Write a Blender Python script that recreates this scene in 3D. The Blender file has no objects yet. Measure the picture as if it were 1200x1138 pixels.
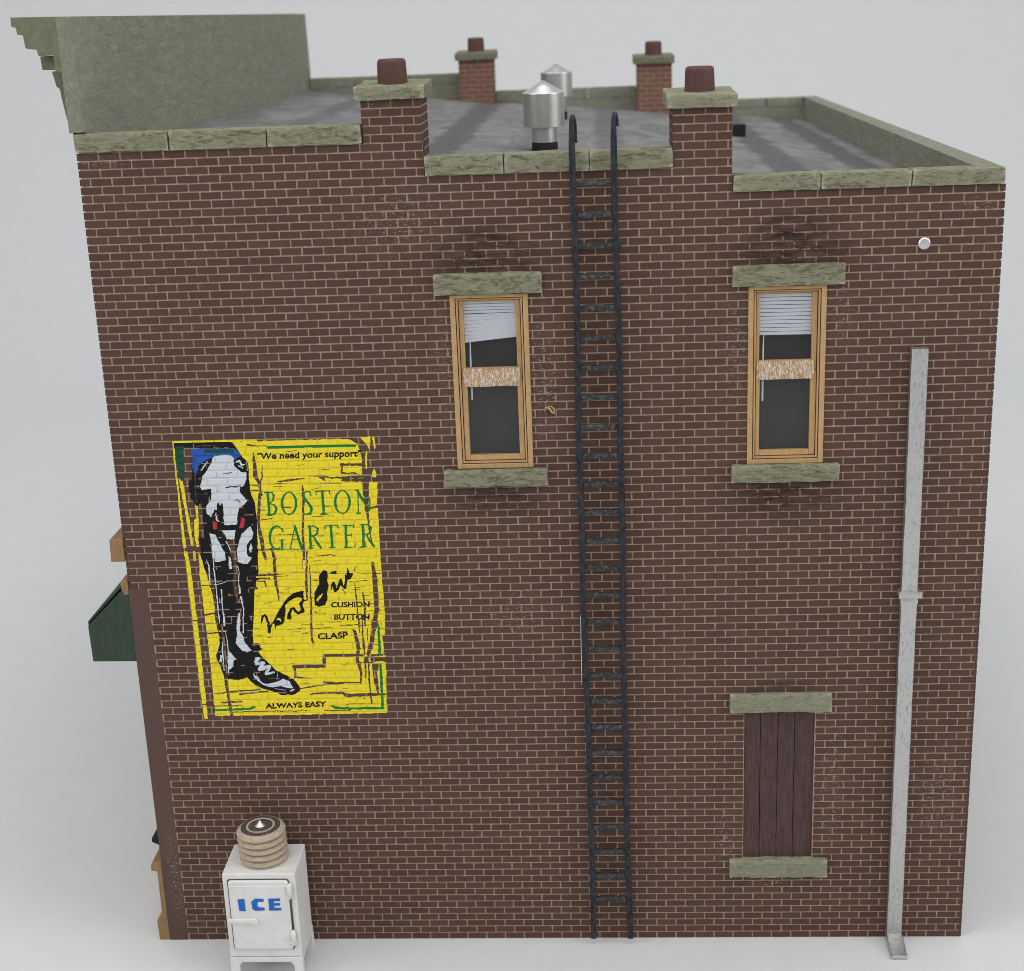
import bpy, bmesh, math, random
import numpy as np
from mathutils import Vector, Matrix, noise

random.seed(7)
K = 0.0045            # one brick pitch of the scale model is 4.5 mm; all numbers below are in brick pitches
RP = 0.3803766        # height of one brick course
D = 58.34             # depth of the building
scene = bpy.context.scene
COL = scene.collection

# ------------------------------------------------------------------ camera
CAM_R = ((0.9981659637, -0.0567694808, 0.0210222489),
         (0.0478360409, 0.9524837036, 0.3008097530),
         (-0.0371001630, -0.2992524358, 0.9534524412))   # columns: right, forward, up
CAM_P = (9.37788543, -68.8560999, 46.8228434)
CAM_F = 1764.09471    # focal length in pixels of a 1200 px wide picture
cam_d = bpy.data.cameras.new('camera')
cam = bpy.data.objects.new('camera', cam_d); COL.objects.link(cam)
cam_d.sensor_width = 36.0
cam_d.sensor_fit = 'HORIZONTAL'
cam_d.lens = 36.0 * CAM_F / 1200
cam_d.clip_start = 0.01
cam_d.clip_end = 50
m = Matrix.Identity(4)
for i in range(3):
    m[i][0] = CAM_R[i][0]; m[i][1] = CAM_R[i][2]; m[i][2] = -CAM_R[i][1]; m[i][3] = CAM_P[i] * K
cam.matrix_world = m
cam_d.dof.use_dof = True
cam_d.dof.focus_distance = 72.5 * K
cam_d.dof.aperture_fstop = 34
scene.camera = cam

# ------------------------------------------------------------------ light tent
w = bpy.data.worlds.new('World'); scene.world = w
w.use_nodes = True
w.node_tree.nodes['Background'].inputs[0].default_value = (0.95, 0.98, 1.0, 1)
w.node_tree.nodes['Background'].inputs[1].default_value = 0.40

def area(name, loc, target, sx, sy, power, col=(1, 1, 1)):
    l = bpy.data.lights.new(name, 'AREA'); l.shape = 'RECTANGLE'; l.size = sx; l.size_y = sy
    l.energy = power; l.color = col
    o = bpy.data.objects.new(name, l); COL.objects.link(o)
    o.location = loc
    o.rotation_euler = (Vector(target) - Vector(loc)).to_track_quat('-Z', 'Y').to_euler()
    return o
area('softbox_top', (0.03, 0.0, 0.95), (0.03, 0.06, 0), 0.9, 0.9, 4.4, (1, 0.985, 0.97))
area('softbox_front', (0.03, -1.05, 0.80), (0.03, 0, 0.06), 0.9, 0.5, 2.6, (1, 0.99, 0.98))
area('softbox_left', (-0.80, -0.38, 0.55), (0.03, 0.05, 0.10), 0.5, 0.7, 2.2, (1, 0.99, 0.98))
area('softbox_right', (0.86, -0.30, 0.55), (0.03, 0.08, 0.14), 0.5, 0.7, 2.9, (1, 0.99, 0.98))

vs = scene.view_settings
vs.view_transform = 'Standard'; vs.look = 'None'; vs.exposure = 0.12; vs.gamma = 1.0
vs.use_curve_mapping = False
scene.render.engine = 'CYCLES'
scene.cycles.use_denoising = True
scene.cycles.max_bounces = 5
scene.cycles.filter_width = 0.9

# ------------------------------------------------------------------ material helpers
class NT:
    def __init__(s, name):
        s.m = bpy.data.materials.new(name); s.m.use_nodes = True
        s.t = s.m.node_tree; s.n = s.t.nodes
        s.b = s.n['Principled BSDF']; s.out = s.n['Material Output']
        s._p = None
    def link(s, a, b): s.t.links.new(a, b)
    def sk(s, v, inp):
        if hasattr(v, 'is_linked') or isinstance(v, bpy.types.NodeSocket): s.link(v, inp)
        else: inp.default_value = v
    def pos(s):       # position in brick pitches
        if s._p is None:
            g = s.n.new('ShaderNodeNewGeometry')
            v = s.n.new('ShaderNodeVectorMath'); v.operation = 'SCALE'
            s.link(g.outputs['Position'], v.inputs[0]); v.inputs['Scale'].default_value = 1 / K
            s._p = v.outputs[0]; s.geo = g
        return s._p
    def xyz(s):
        if not hasattr(s, '_xyz'):
            x = s.n.new('ShaderNodeSeparateXYZ'); s.link(s.pos(), x.inputs[0])
            s._xyz = (x.outputs[0], x.outputs[1], x.outputs[2])
        return s._xyz
    def math(s, op, a, b=0.0, c=None, clamp=False):
        n = s.n.new('ShaderNodeMath'); n.operation = op; n.use_clamp = clamp
        s.sk(a, n.inputs[0]); s.sk(b, n.inputs[1])
        if c is not None: s.sk(c, n.inputs[2])
        return n.outputs[0]
    def scaled(s, sx, sy, sz):
        v = s.n.new('ShaderNodeVectorMath'); v.operation = 'MULTIPLY'
        s.link(s.pos(), v.inputs[0]); v.inputs[1].default_value = (sx, sy, sz)
        return v.outputs[0]
    def noise(s, scale=1.0, detail=4, rough=0.6, vec=None, dist=0.0):
        n = s.n.new('ShaderNodeTexNoise'); n.inputs['Scale'].default_value = scale
        n.inputs['Detail'].default_value = detail; n.inputs['Roughness'].default_value = rough
        n.inputs['Distortion'].default_value = dist
        s.link(vec if vec is not None else s.pos(), n.inputs['Vector'])
        return n.outputs['Fac']
    def ramp(s, v, a, b, lo=0.0, hi=1.0):
        n = s.n.new('ShaderNodeMapRange'); n.interpolation_type = 'SMOOTHSTEP'
        s.sk(v, n.inputs['Value'])
        n.inputs['From Min'].default_value = a; n.inputs['From Max'].default_value = b
        n.inputs['To Min'].default_value = lo; n.inputs['To Max'].default_value = hi
        return n.outputs['Result']
    def mix(s, f, a, b):
        n = s.n.new('ShaderNodeMix'); n.data_type = 'RGBA'
        s.sk(f, n.inputs['Factor'])
        for v, i in ((a, 6), (b, 7)):
            if isinstance(v, tuple): n.inputs[i].default_value = (*v[:3], 1)
            else: s.link(v, n.inputs[i])
        return n.outputs[2]
    def bump(s, h, strength=0.3, dist=0.1):
        n = s.n.new('ShaderNodeBump'); n.inputs['Strength'].default_value = strength
        n.inputs['Distance'].default_value = dist * K
        s.link(h, n.inputs['Height']); s.link(n.outputs[0], s.b.inputs['Normal'])
    def point(s):
        s.pos(); return s.geo.outputs['Pointiness']
    def spots(s, L, amp=1.0):   # soft elliptical areas on the wall, L = [(x, z, rx, rz, strength)]
        tot = None
        for x, z, rx, rz, st in L:
            v1 = s.n.new('ShaderNodeVectorMath'); v1.operation = 'MULTIPLY_ADD'
            s.link(s.pos(), v1.inputs[0]); v1.inputs[1].default_value = (1 / rx, 0, 1 / rz); v1.inputs[2].default_value = (-x / rx, 0, -z / rz)
            v2 = s.n.new('ShaderNodeVectorMath'); v2.operation = 'LENGTH'; s.link(v1.outputs[0], v2.inputs[0])
            v = s.ramp(v2.outputs['Value'], 1.0, 0.1, 0.0, st)
            tot = v if tot is None else s.math('MAXIMUM', tot, v)
        return tot
    def done(s, col, rough=0.8, metal=0.0, spec=0.3):
        if isinstance(col, tuple): s.b.inputs['Base Color'].default_value = (*col, 1)
        else: s.link(col, s.b.inputs['Base Color'])
        s.sk(rough, s.b.inputs['Roughness']); s.b.inputs['Metallic'].default_value = metal
        s.b.inputs['Specular IOR Level'].default_value = spec
        return s.m

SOOT = [(4.5, 36.1, 4.2, 1.5, 1.0), (4.6, 36.7, 2.6, 1.5, 1.0), (18.3, 36.0, 4.2, 1.6, 1.0), (18.4, 36.9, 2.8, 1.8, 1.0), (18.3, 24.4, 4.2, 1.9, 1.0), (4.6, 24.6, 3.8, 1.5, .9),
        (18.2, 14.5, 2.6, .6, .6)]
CHALK = [(7.1, 30.6, 1.1, 4.6, 1.1), (2.3, 31.5, .8, 3.5, .8), (15.9, 31.5, .9, 3.5, .9), (20.7, 33.0, .9, 2.6, .8), (26.2, 8.5, 1.5, 3.6, 1.0),
         (15.6, 6.0, .8, 2.6, 1), (20.9, 9.0, .9, 5.0, .9), (.6, 37.9, 2.8, 2.2, .95), (5.2, 18.6, 2.4, 1.9, .95), (24.5, 26.5, .5, 4, .5), (26.6, 37.9, 1.3, .7, .9),
         (-13.4, 4.2, .5, 4.4, 1.25), (-12.8, 41.0, 1.8, .5, .9), (18.0, 3.3, 2.0, .35, .9), (0, 43, 1.2, .4, .8)]

def wall_layers(n, col, brick):
    fine = n.noise(14, 3, .7)
    if brick: col = n.mix(n.ramp(fine, .35, .75), col, n.mix(.30, col, (.17, .105, .078)))
    s = n.math('MULTIPLY', n.spots(SOOT), n.ramp(n.noise(1.9, 5, .8, n.scaled(.45, 1, 2.1), .5), .40, .60))
    col = n.mix(s, col, (.026, .015, .012) if brick else (.040, .023, .018))
    # dusty lower courses and patchy weathering
    X, Y, Z = n.xyz()
    if brick:
        col = n.mix(n.ramp(n.noise(.22, 3, .6), .35, .75, 0, .22), col, (.070, .050, .040))
        ch = n.math('MULTIPLY', n.spots(CHALK), n.ramp(n.noise(7.0, 5, .8, n.scaled(.6, 1, 1.5)), .545, .63))
        col = n.mix(n.math('MULTIPLY', ch, .78), col, (.50, .41, .34))
        spk = n.ramp(n.noise(9.0, 4, .8), .745, .80, 0, .7)
        col = n.mix(spk, col, (.48, .42, .36))
    return col

def mat_brick():
    n = NT('brick_paint'); X, Y, Z = n.xyz()
    row = n.math('FLOOR', n.math('DIVIDE', Z, RP))
    par = n.math('MULTIPLY', n.math('MODULO', row, 2.0), .5)
    cx = n.math('FLOOR', n.math('ADD', X, n.math('ADD', par, 100.0)))
    cy = n.math('FLOOR', n.math('ADD', Y, n.math('ADD', par, 100.3)))
    c = n.n.new('ShaderNodeCombineXYZ'); n.link(cx, c.inputs[0]); n.link(row, c.inputs[1]); n.link(cy, c.inputs[2])
    wn = n.n.new('ShaderNodeTexWhiteNoise'); n.link(c.outputs[0], wn.inputs['Vector'])
    col = n.mix(wn.outputs['Value'], (.072, .0360, .0270), (.093, .0490, .0370))
    col = wall_layers(n, col, True)
    n.bump(n.noise(16, 4, .7), .5, .06)
    return n.done(col, .82, spec=.25)
def mat_mortar():
    n = NT('mortar_paint')
    col = n.mix(n.ramp(n.noise(3, 4, .7), .3, .7), (.33, .232, .172), (.49, .365, .278))
    col = wall_layers(n, col, False)
    n.bump(n.noise(20, 3, .7), .3, .04)
    return n.done(col, .9, spec=.2)
def mat_brown():
    n = NT('flat_brown_paint')
    col = n.mix(n.noise(2.5, 5, .7), (.082, .043, .035), (.104, .060, .049))
    col = wall_layers(n, col, True)
    n.bump(n.noise(9, 4, .7), .25, .05)
    return n.done(col, .7)
def mat_stone(name, light, dark, lo=.47, edge=True, streak=(.45, 1, 1.7), amt=1.0):
    n = NT(name)
    f = n.noise(2.0, 6, .78, n.scaled(*streak), 1.4)
    g = n.noise(5, 6, .8, n.scaled(*streak), .8)
    col = n.mix(n.ramp(g, .3, .7), light, tuple(c * .70 for c in light))
    col = n.mix(n.math('MULTIPLY', n.ramp(f, lo, lo + .15, 0, amt), n.ramp(g, .34, .58, .25, 1)), col, dark)
    col = n.mix(n.ramp(n.noise(10, 4, .8), .58, .70, 0, .75), col, tuple(min(1, c * 1.75) for c in light))
    if edge: col = n.mix(n.math('MULTIPLY', n.ramp(n.point(), .53, .62, 0, .7), n.ramp(n.noise(4, 4, .7), .35, .6)), col, (.60, .58, .44))
    n.bump(n.math('ADD', f, g), .7, .16)
    return n.done(col, .85, spec=.2)
def mat_plain(name, a, b, scale=4, rough=.6, bump=.15, metal=0, spec=.3, stretch=(1, 1, 1), dist=.06):
    n = NT(name)
    f = n.noise(scale, 5, .7, n.scaled(*stretch))
    n.bump(f, bump, dist)
    return n.done(n.mix(n.ramp(f, .3, .7), a, b), rough, metal, spec)

BRICK = mat_brick(); MORTAR = mat_mortar(); BROWN = mat_brown()
STONE = mat_stone('sage_stone_paint', (.318, .320, .212), (.080, .064, .040), .46, amt=.85)
STONE_CLEAN = mat_stone('clean_sage_stone_paint', (.322, .326, .218), (.16, .145, .092), .50, amt=.8)
OLIVE = mat_stone('olive_render_paint', (.295, .294, .232), (.215, .213, .158), .45, streak=(1, .16, .5), edge=False, amt=.8)
OLIVE_DK = mat_plain('olive_trim_paint', (.180, .180, .122), (.135, .135, .090), 3, .8, .2)
TAN = mat_plain('tan_wood_paint', (.30, .19, .085), (.235, .14, .06), 5, .65, .25, stretch=(1, 1, .4))
def mat_frame():
    n = NT('ochre_frame_paint')
    f = n.noise(6, 5, .75, n.scaled(1, 1, .5))
    col = n.mix(n.ramp(f, .3, .7), (.47, .275, .105), (.33, .18, .062))
    col = n.mix(n.ramp(n.point(), .54, .64, 0, .5), col, (.68, .53, .33))
    n.bump(f, .25, .06)
    return n.done(col, .6)
FRAME = mat_frame()
def mat_rail():
    n = NT('scuffed_rail_paint')
    f = n.noise(8, 5, .8, n.scaled(2.6, 1, .45), 1.0)
    col = n.mix(n.ramp(f, .46, .60), (.36, .20, .075), (.76, .71, .64))
    n.bump(f, .4, .08)
    return n.done(col, .7)
RAIL = mat_rail()
PLANK = None
def mat_plank():
    n = NT('dark_wood')
    f = n.noise(4.0, 6, .8, n.scaled(4.0, 1, .20), .6)
    g = n.noise(12, 4, .7, n.scaled(3.5, 1, .10))
    col = n.mix(n.ramp(f, .3, .7), (.072, .040, .036), (.115, .070, .063))
    col = n.mix(n.ramp(g, .50, .62, 0, .85), col, (.026, .014, .012))
    n.bump(n.math('ADD', f, g), .5, .10)
    return n.done(col, .75)
PLANK = mat_plank()
def mat_roof():
    n = NT('grey_roofing_felt'); X, Y, Z = n.xyz()
    wob = n.math('MULTIPLY', n.math('SUBTRACT', n.noise(.35, 4, .7), .5), 2.2)
    xx = n.math('ADD', X, wob)
    tot = None
    for bx, bw, st in ((-8.2, .8, .5), (1.4, 1.0, 1), (6.0, .7, .35), (10.6, .9, .6), (20.0, 1.1, .95), (24.6, 1.0, 1)):
        v = n.ramp(n.math('ABSOLUTE', n.math('SUBTRACT', xx, bx)), bw * 1.25, bw * .6, 0, st)
        tot = v if tot is None else n.math('MAXIMUM', tot, v)
    f = n.noise(.35, 6, .75, n.scaled(1, .45, 1), 1.0); g = n.noise(14, 3, .8)
    col = n.mix(n.ramp(f, .36, .62), (.128, .126, .126), (.215, .212, .210))
    col = n.mix(n.math('MULTIPLY', tot, .95), col, (.080, .078, .083))
    col = n.mix(n.ramp(g, .35, .75, 0, .38), col, (.33, .32, .33))
    n.bump(g, .5, .08)
    return n.done(col, .95, spec=.1)
ROOF = mat_roof()
BLACK_PAINT = mat_plain('black_iron_paint', (.007, .008, .011), (.040, .042, .052), 7, .55, .6, spec=.25, stretch=(1, 1, .35))
def mat_rung():
    n = NT('worn_rung_paint')
    f = n.noise(6, 5, .8)
    col = n.mix(n.ramp(f, .45, .66), (.022, .023, .027), (.115, .110, .108))
    n.bump(f, .35, .06)
    return n.done(col, .55)
RUNG = mat_rung()
def mat_metal(name, base, rough, tarnish, amt, metal=1.0):
    n = NT(name)
    f = n.noise(7, 6, .8, n.scaled(1.4, 1, .45), .8); g = n.noise(1.1, 4, .6)
    col = n.mix(n.math('MULTIPLY', n.ramp(f, .50, .62), n.ramp(g, .3, .62, .15, 1)), base, tarnish)
    col = n.mix(amt, base, col)
    n.bump(f, .22, .05)
    return n.done(col, rough, metal, .5)
ALU = mat_metal('silver_pipe_paint', (.56, .56, .55), .36, (.25, .25, .245), .8, .85)
GALV = mat_metal('galvanised_metal', (.63, .62, .60), .33, (.42, .41, .40), .5, 1.0)
POT = mat_plain('terracotta_paint', (.115, .050, .040), (.085, .038, .032), 6, .6, .2)
GREEN = mat_plain('dark_green_canvas', (.026, .044, .028), (.042, .064, .042), 3, .8, .4, stretch=(2.5, 2.5, .25))
DARK = mat_plain('matt_black', (.008, .008, .009), (.013, .013, .014), 5, .7, .1)
VOID = mat_plain('dark_room_card', (.040, .037, .038), (.050, .046, .047), 8, .8, .05)
BLIND = mat_plain('white_blind', (.80, .80, .83), (.72, .72, .76), 6, .55, .08)
def mat_enamel():
    n = NT('white_icebox_paint')
    f = n.noise(9, 4, .8); X, Y, Z = n.xyz()
    col = n.mix(n.ramp(n.noise(1.2, 4, .6), .3, .7), (.73, .725, .71), (.66, .655, .64))
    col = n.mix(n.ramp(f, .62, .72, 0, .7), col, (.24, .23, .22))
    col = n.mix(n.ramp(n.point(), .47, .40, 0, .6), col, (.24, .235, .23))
    n.bump(n.noise(16, 3, .7), .12, .04)
    return n.done(col, .55, spec=.35)
WHITE = mat_enamel()
BLUE = mat_plain('blue_letter_paint', (.012, .115, .42), (.016, .14, .48), 6, .5, .1)
def mat_coil():
    n = NT('cream_coil_paint')
    f = n.noise(5, 5, .75, n.scaled(1, 1, 2.5))
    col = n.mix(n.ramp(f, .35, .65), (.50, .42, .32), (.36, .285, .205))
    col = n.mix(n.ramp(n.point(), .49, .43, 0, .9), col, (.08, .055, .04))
    n.bump(f, .3, .08)
    return n.done(col, .65)
COIL = mat_coil()
COIL_DARK = mat_plain('grimy_black_rings', (.018, .016, .015), (.13, .12, .11), 9, .35, .4, spec=.5)
STEEL = mat_metal('bright_steel', (.80, .79, .77), .28, (.4, .4, .4), .4)
def mat_glass():
    n = NT('window_glass')
    n.n.remove(n.b)
    t = n.n.new('ShaderNodeBsdfTransparent'); g = n.n.new('ShaderNodeBsdfGlossy')
    g.inputs['Roughness'].default_value = .12
    t.inputs[0].default_value = (.92, .93, .94, 1)
    x = n.n.new('ShaderNodeMixShader'); x.inputs[0].default_value = .03
    n.link(t.outputs[0], x.inputs[1]); n.link(g.outputs[0], x.inputs[2]); n.link(x.outputs[0], n.out.inputs[0])
    return n.m
GLASS = mat_glass()
def mat_paper():
    n = NT('pale_grey_paper')
    f = n.noise(.5, 4, .6); g = n.noise(22, 2, .6)
    col = n.mix(n.ramp(f, .3, .7), (.640, .648, .656), (.656, .664, .672))
    col = n.mix(n.ramp(n.noise(3.1, 5, .85, n.scaled(1, 1, 1), .6), .735, .77, 0, .45), col, (.46, .46, .46))
    n.bump(g, .12, .06)
    return n.done(col, .9, spec=.1)
PAPER = mat_paper()
def mat_sign(name, c, var=.12, fade=0.0):
    n = NT(name)
    f = n.noise(5, 4, .75)
    col = n.mix(n.ramp(f, .3, .75), c, tuple(x * (1 - var) for x in c))
    n.bump(n.noise(18, 3, .7), .2, .04)
    return n.done(col, .75, spec=.2)
SIGN = {1: mat_sign('yellow_sign_paint', (.84, .685, .030), .20), 2: mat_sign('black_sign_paint', (.010, .009, .010), .3),
        3: mat_sign('white_sign_paint', (.62, .65, .70), .12), 4: mat_sign('blue_sign_paint', (.022, .10, .42)),
        5: mat_sign('green_sign_paint', (.008, .20, .045)), 6: mat_sign('red_sign_paint', (.52, .035, .045)),
        7: mat_sign('dark_green_sign_paint', (.010, .075, .050))}

# ------------------------------------------------------------------ mesh helpers
class MB:
    def __init__(s): s.v = []; s.f = []
    def add(s, vs, fs):
        o = len(s.v); s.v += [tuple(v) for v in vs]; s.f += [tuple(i + o for i in f) for f in fs]; return s
    def box(s, x0, x1, y0, y1, z0, z1):
        return s.add([(x0, y0, z0), (x1, y0, z0), (x1, y1, z0), (x0, y1, z0), (x0, y0, z1), (x1, y0, z1), (x1, y1, z1), (x0, y1, z1)],
                     [(0, 3, 2, 1), (4, 5, 6, 7), (0, 1, 5, 4), (1, 2, 6, 5), (2, 3, 7, 6), (3, 0, 4, 7)])
    def hexa(s, p):    # eight corners in the order of box()
        return s.add(p, [(0, 3, 2, 1), (4, 5, 6, 7), (0, 1, 5, 4), (1, 2, 6, 5), (2, 3, 7, 6), (3, 0, 4, 7)])
    def prism_y(s, poly, y0, y1):     # poly (x, z) seen from the front, anticlockwise
        n = len(poly)
        vs = [(x, y0, z) for x, z in poly] + [(x, y1, z) for x, z in poly]
        fs = [tuple(range(n)), tuple(range(2 * n - 1, n - 1, -1))]
        fs += [(i, i + n, (i + 1) % n + n, (i + 1) % n) for i in range(n)]
        return s.add(vs, fs)
    def lathe(s, prof, cx, cy, seg=40, cap=True):   # prof (r, z) bottom to top
        vs = []; fs = []
        for r, z in prof:
            for i in range(seg):
                a = 2 * math.pi * i / seg; vs.append((cx + r * math.cos(a), cy + r * math.sin(a), z))
        for j in range(len(prof) - 1):
            for i in range(seg):
                k = (i + 1) % seg
                fs.append((j * seg + i, j * seg + k, (j + 1) * seg + k, (j + 1) * seg + i))
        if cap:
            fs.append(tuple(range(seg - 1, -1, -1)))
            fs.append(tuple(range((len(prof) - 1) * seg, len(prof) * seg)))
        return s.add(vs, fs)
    def tube(s, pts, r, seg=12):
        pts = [Vector(p) for p in pts]; o = []; fs = []; n = len(pts)
        rr = r if isinstance(r, (list, tuple)) else [r] * n
        for i, p in enumerate(pts):
            t = (pts[min(i + 1, n - 1)] - pts[max(i - 1, 0)]).normalized()
            a = t.orthogonal().normalized() if i == 0 else (a - a.dot(t) * t).normalized()
            b = t.cross(a)
            for k in range(seg):
                q = 2 * math.pi * k / seg; o.append(p + rr[i] * (math.cos(q) * a + math.sin(q) * b))
        for i in range(n - 1):
            for k in range(seg):
                l = (k + 1) % seg
                fs.append((i * seg + k, i * seg + l, (i + 1) * seg + l, (i + 1) * seg + k))
        fs.append(tuple(range(seg - 1, -1, -1))); fs.append(tuple(range((n - 1) * seg, n * seg)))
        return s.add(o, fs)
    def mesh(s, name, mat, smooth=False):
        me = bpy.data.meshes.new(name)
        me.from_pydata([(x * K, y * K, z * K) for x, y, z in s.v], [], s.f)
        me.materials.append(mat)
        bm = bmesh.new(); bm.from_mesh(me); bmesh.ops.recalc_face_normals(bm, faces=bm.faces); bm.to_mesh(me); bm.free()
        if smooth: me.polygons.foreach_set('use_smooth', [True] * len(me.polygons))
        return me
    def build(s, name, mat, parent=None, smooth=False, bevel=0, seg=2, label=None, auto=None):
        o = link(name, s.mesh(name, mat, smooth), parent)
        if bevel:
            b = o.modifiers.new('edge', 'BEVEL'); b.width = bevel * K; b.segments = seg; b.limit_method = 'ANGLE'; b.angle_limit = .6
        if auto is not None:
            sharpen(o.data, auto)
        if label: o['label'] = label
        return o
def sharpen(me, ang):
    bm = bmesh.new(); bm.from_mesh(me)
    for e in bm.edges:
        if len(e.link_faces) == 2 and e.calc_face_angle(0) > ang: e.smooth = False
    bm.to_mesh(me); bm.free()
    me.polygons.foreach_set('use_smooth', [True] * len(me.polygons))
def link(name, data, parent=None, loc=None):
    o = bpy.data.objects.new(name, data); COL.objects.link(o)
    if parent: o.parent = parent
    if loc: o.location = [c * K for c in loc]
    return o
def thing(name, label, cat, loc=(0, 0, 0)):
    o = link(name, None); o['label'] = label; o['category'] = cat
    o.empty_display_size = .01
    return o

def stone(x0, x1, y0, y1, z0, z1, rough=.035, cell=.22, seed=0, chip=.05):
    """a rough-hewn block: subdivided box with its faces and edges nibbled by noise"""
    nx, ny, nz = (max(2, int(round((b - a) / cell))) for a, b in ((x0, x1), (y0, y1), (z0, z1)))
    nx, ny, nz = min(nx, 40), min(ny, 14), min(nz, 14)
    idx = {}; mb = MB()
    def vid(i, j, k):
        if (i, j, k) not in idx:
            x = x0 + (x1 - x0) * i / nx; y = y0 + (y1 - y0) * j / ny; z = z0 + (z1 - z0) * k / nz
            p = Vector((x, y, z)) * 1.6 + Vector((seed * 7.3, seed * 3.1, 0))
            d = noise.noise_vector(p) * rough + noise.noise_vector(p * 3.1) * rough * .6
            nedge = (i in (0, nx)) + (j in (0, ny)) + (k in (0, nz))
            c = Vector(((x0 + x1) / 2 - x, (y0 + y1) / 2 - y, (z0 + z1) / 2 - z))
            c = Vector((math.copysign(1, c.x) * (i in (0, nx)), math.copysign(1, c.y) * (j in (0, ny)), math.copysign(1, c.z) * (k in (0, nz))))
            if nedge >= 2: d += c * (chip * .45 + chip * max(0, noise.noise(p * 1.3)))
            idx[(i, j, k)] = len(mb.v); mb.v.append((x + d.x, y + d.y, z + d.z))
        return idx[(i, j, k)]
    for i in range(nx):
        for k in range(nz):
            mb.f.append((vid(i, 0, k), vid(i + 1, 0, k), vid(i + 1, 0, k + 1), vid(i, 0, k + 1)))
            mb.f.append((vid(i, ny, k), vid(i, ny, k + 1), vid(i + 1, ny, k + 1), vid(i + 1, ny, k)))
        for j in range(ny):
            mb.f.append((vid(i, j, nz), vid(i + 1, j, nz), vid(i + 1, j + 1, nz), vid(i, j + 1, nz)))
            mb.f.append((vid(i, j, 0), vid(i, j + 1, 0), vid(i + 1, j + 1, 0), vid(i + 1, j, 0)))
    for j in range(ny):
        for k in range(nz):
            mb.f.append((vid(0, j, k), vid(0, j, k + 1), vid(0, j + 1, k + 1), vid(0, j + 1, k)))
            mb.f.append((vid(nx, j, k), vid(nx, j + 1, k), vid(nx, j + 1, k + 1), vid(nx, j, k + 1)))
    return mb

# ------------------------------------------------------------------ setting: seamless paper sweep
def sweep():
    prof = [(-130, 0)]
    y = -130
    while y < 118: y += 8; prof.append((y, 0))
    for i in range(1, 25):
        a = i / 24 * math.radians(86)
        prof.append((118 + 95 * math.sin(a), 95 * (1 - math.cos(a))))
    yl, zl = prof[-1]
    for i in range(1, 12): prof.append((yl + i * .8, zl + i * 11.5))
    xs = [-330, -160, -60, 0, 60, 160, 330]
    mb = MB()
    for x in xs:
        for y, z in prof: mb.v.append((x, y, z))
    n = len(prof)
    for i in range(len(xs) - 1):
        for j in range(n - 1):
            mb.f.append((i * n + j, (i + 1) * n + j, (i + 1) * n + j + 1, i * n + j + 1))
    o = mb.build('studio_backdrop', PAPER, smooth=True)
    o['kind'] = 'structure'; o['label'] = 'pale grey seamless paper sweep under and behind the model'
sweep()

# ------------------------------------------------------------------ the building
bld = thing('brick_building', 'brown brick two-storey model building with flat grey roof and sage stone trim', 'building')
XL, XR = -14.0, 27.8
ZC = {'L': (XL, -0.87, 41.46, 42.32), 'M': (1.85, 13.06, 39.94, 40.82), 'R': (15.70, XR, 38.78, 39.52)}
OPEN = [(2.75, 6.30, 26.10, 34.46), (16.50, 19.98, 26.02, 34.46), (16.47, 19.98, 4.72, 13.06)]
CH1 = (-0.85, 1.83); CH2 = (13.04, 15.68)
def top_at(x):
    if x < 1.84: return ZC['L'][2]
    if x < 15.69: return ZC['M'][2]
    return ZC['R'][2]
def roof_z(x): return 41.3 - .0896 * (x + 13.3)
GR = .036    # depth of the mortar joints
# mortar core: front skin with the openings left out, sides, back
mb = MB()
xs = sorted({XL + .10, XR - .10, 1.84, 15.69} | {o[0] for o in OPEN} | {o[1] for o in OPEN})
zs = sorted({0, 38.78, 39.94, 41.46} | {o[2] for o in OPEN} | {o[3] for o in OPEN})
for i in range(len(xs) - 1):
    for k in range(len(zs) - 1):
        cx, cz = (xs[i] + xs[i + 1]) / 2, (zs[k] + zs[k + 1]) / 2
        if cz > top_at(cx) or any(o[0] < cx < o[1] and o[2] < cz < o[3] for o in OPEN): continue
        mb.add([(xs[i], GR, zs[k]), (xs[i + 1], GR, zs[k]), (xs[i + 1], GR, zs[k + 1]), (xs[i], GR, zs[k + 1])], [(0, 1, 2, 3)])
for o in OPEN:      # reveals
    a, b, c, d = o
    mb.add([(a, GR, c), (b, GR, c), (b, GR, d), (a, GR, d), (a, 1.0, c), (b, 1.0, c), (b, 1.0, d), (a, 1.0, d)],
           [(0, 1, 5, 4), (1, 2, 6, 5), (2, 3, 7, 6), (3, 0, 4, 7)])
def xquad(x, y0, y1, z0, z1): mb.add([(x, y0, z0), (x, y1, z0), (x, y1, z1), (x, y0, z1)], [(0, 1, 2, 3)])
xquad(XL + .10, GR, D, 0, 41.46); xquad(XR - .10, GR, D, 0, 38.78)
mb.add([(XL + .10, D, 0), (XR - .10, D, 0), (XR - .10, D, 38.78), (XL + .10, D, 38.78)], [(0, 1, 2, 3)])
wall = mb.build('wall', MORTAR, bld, label='brown brick side wall with pale mortar joints')

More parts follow.
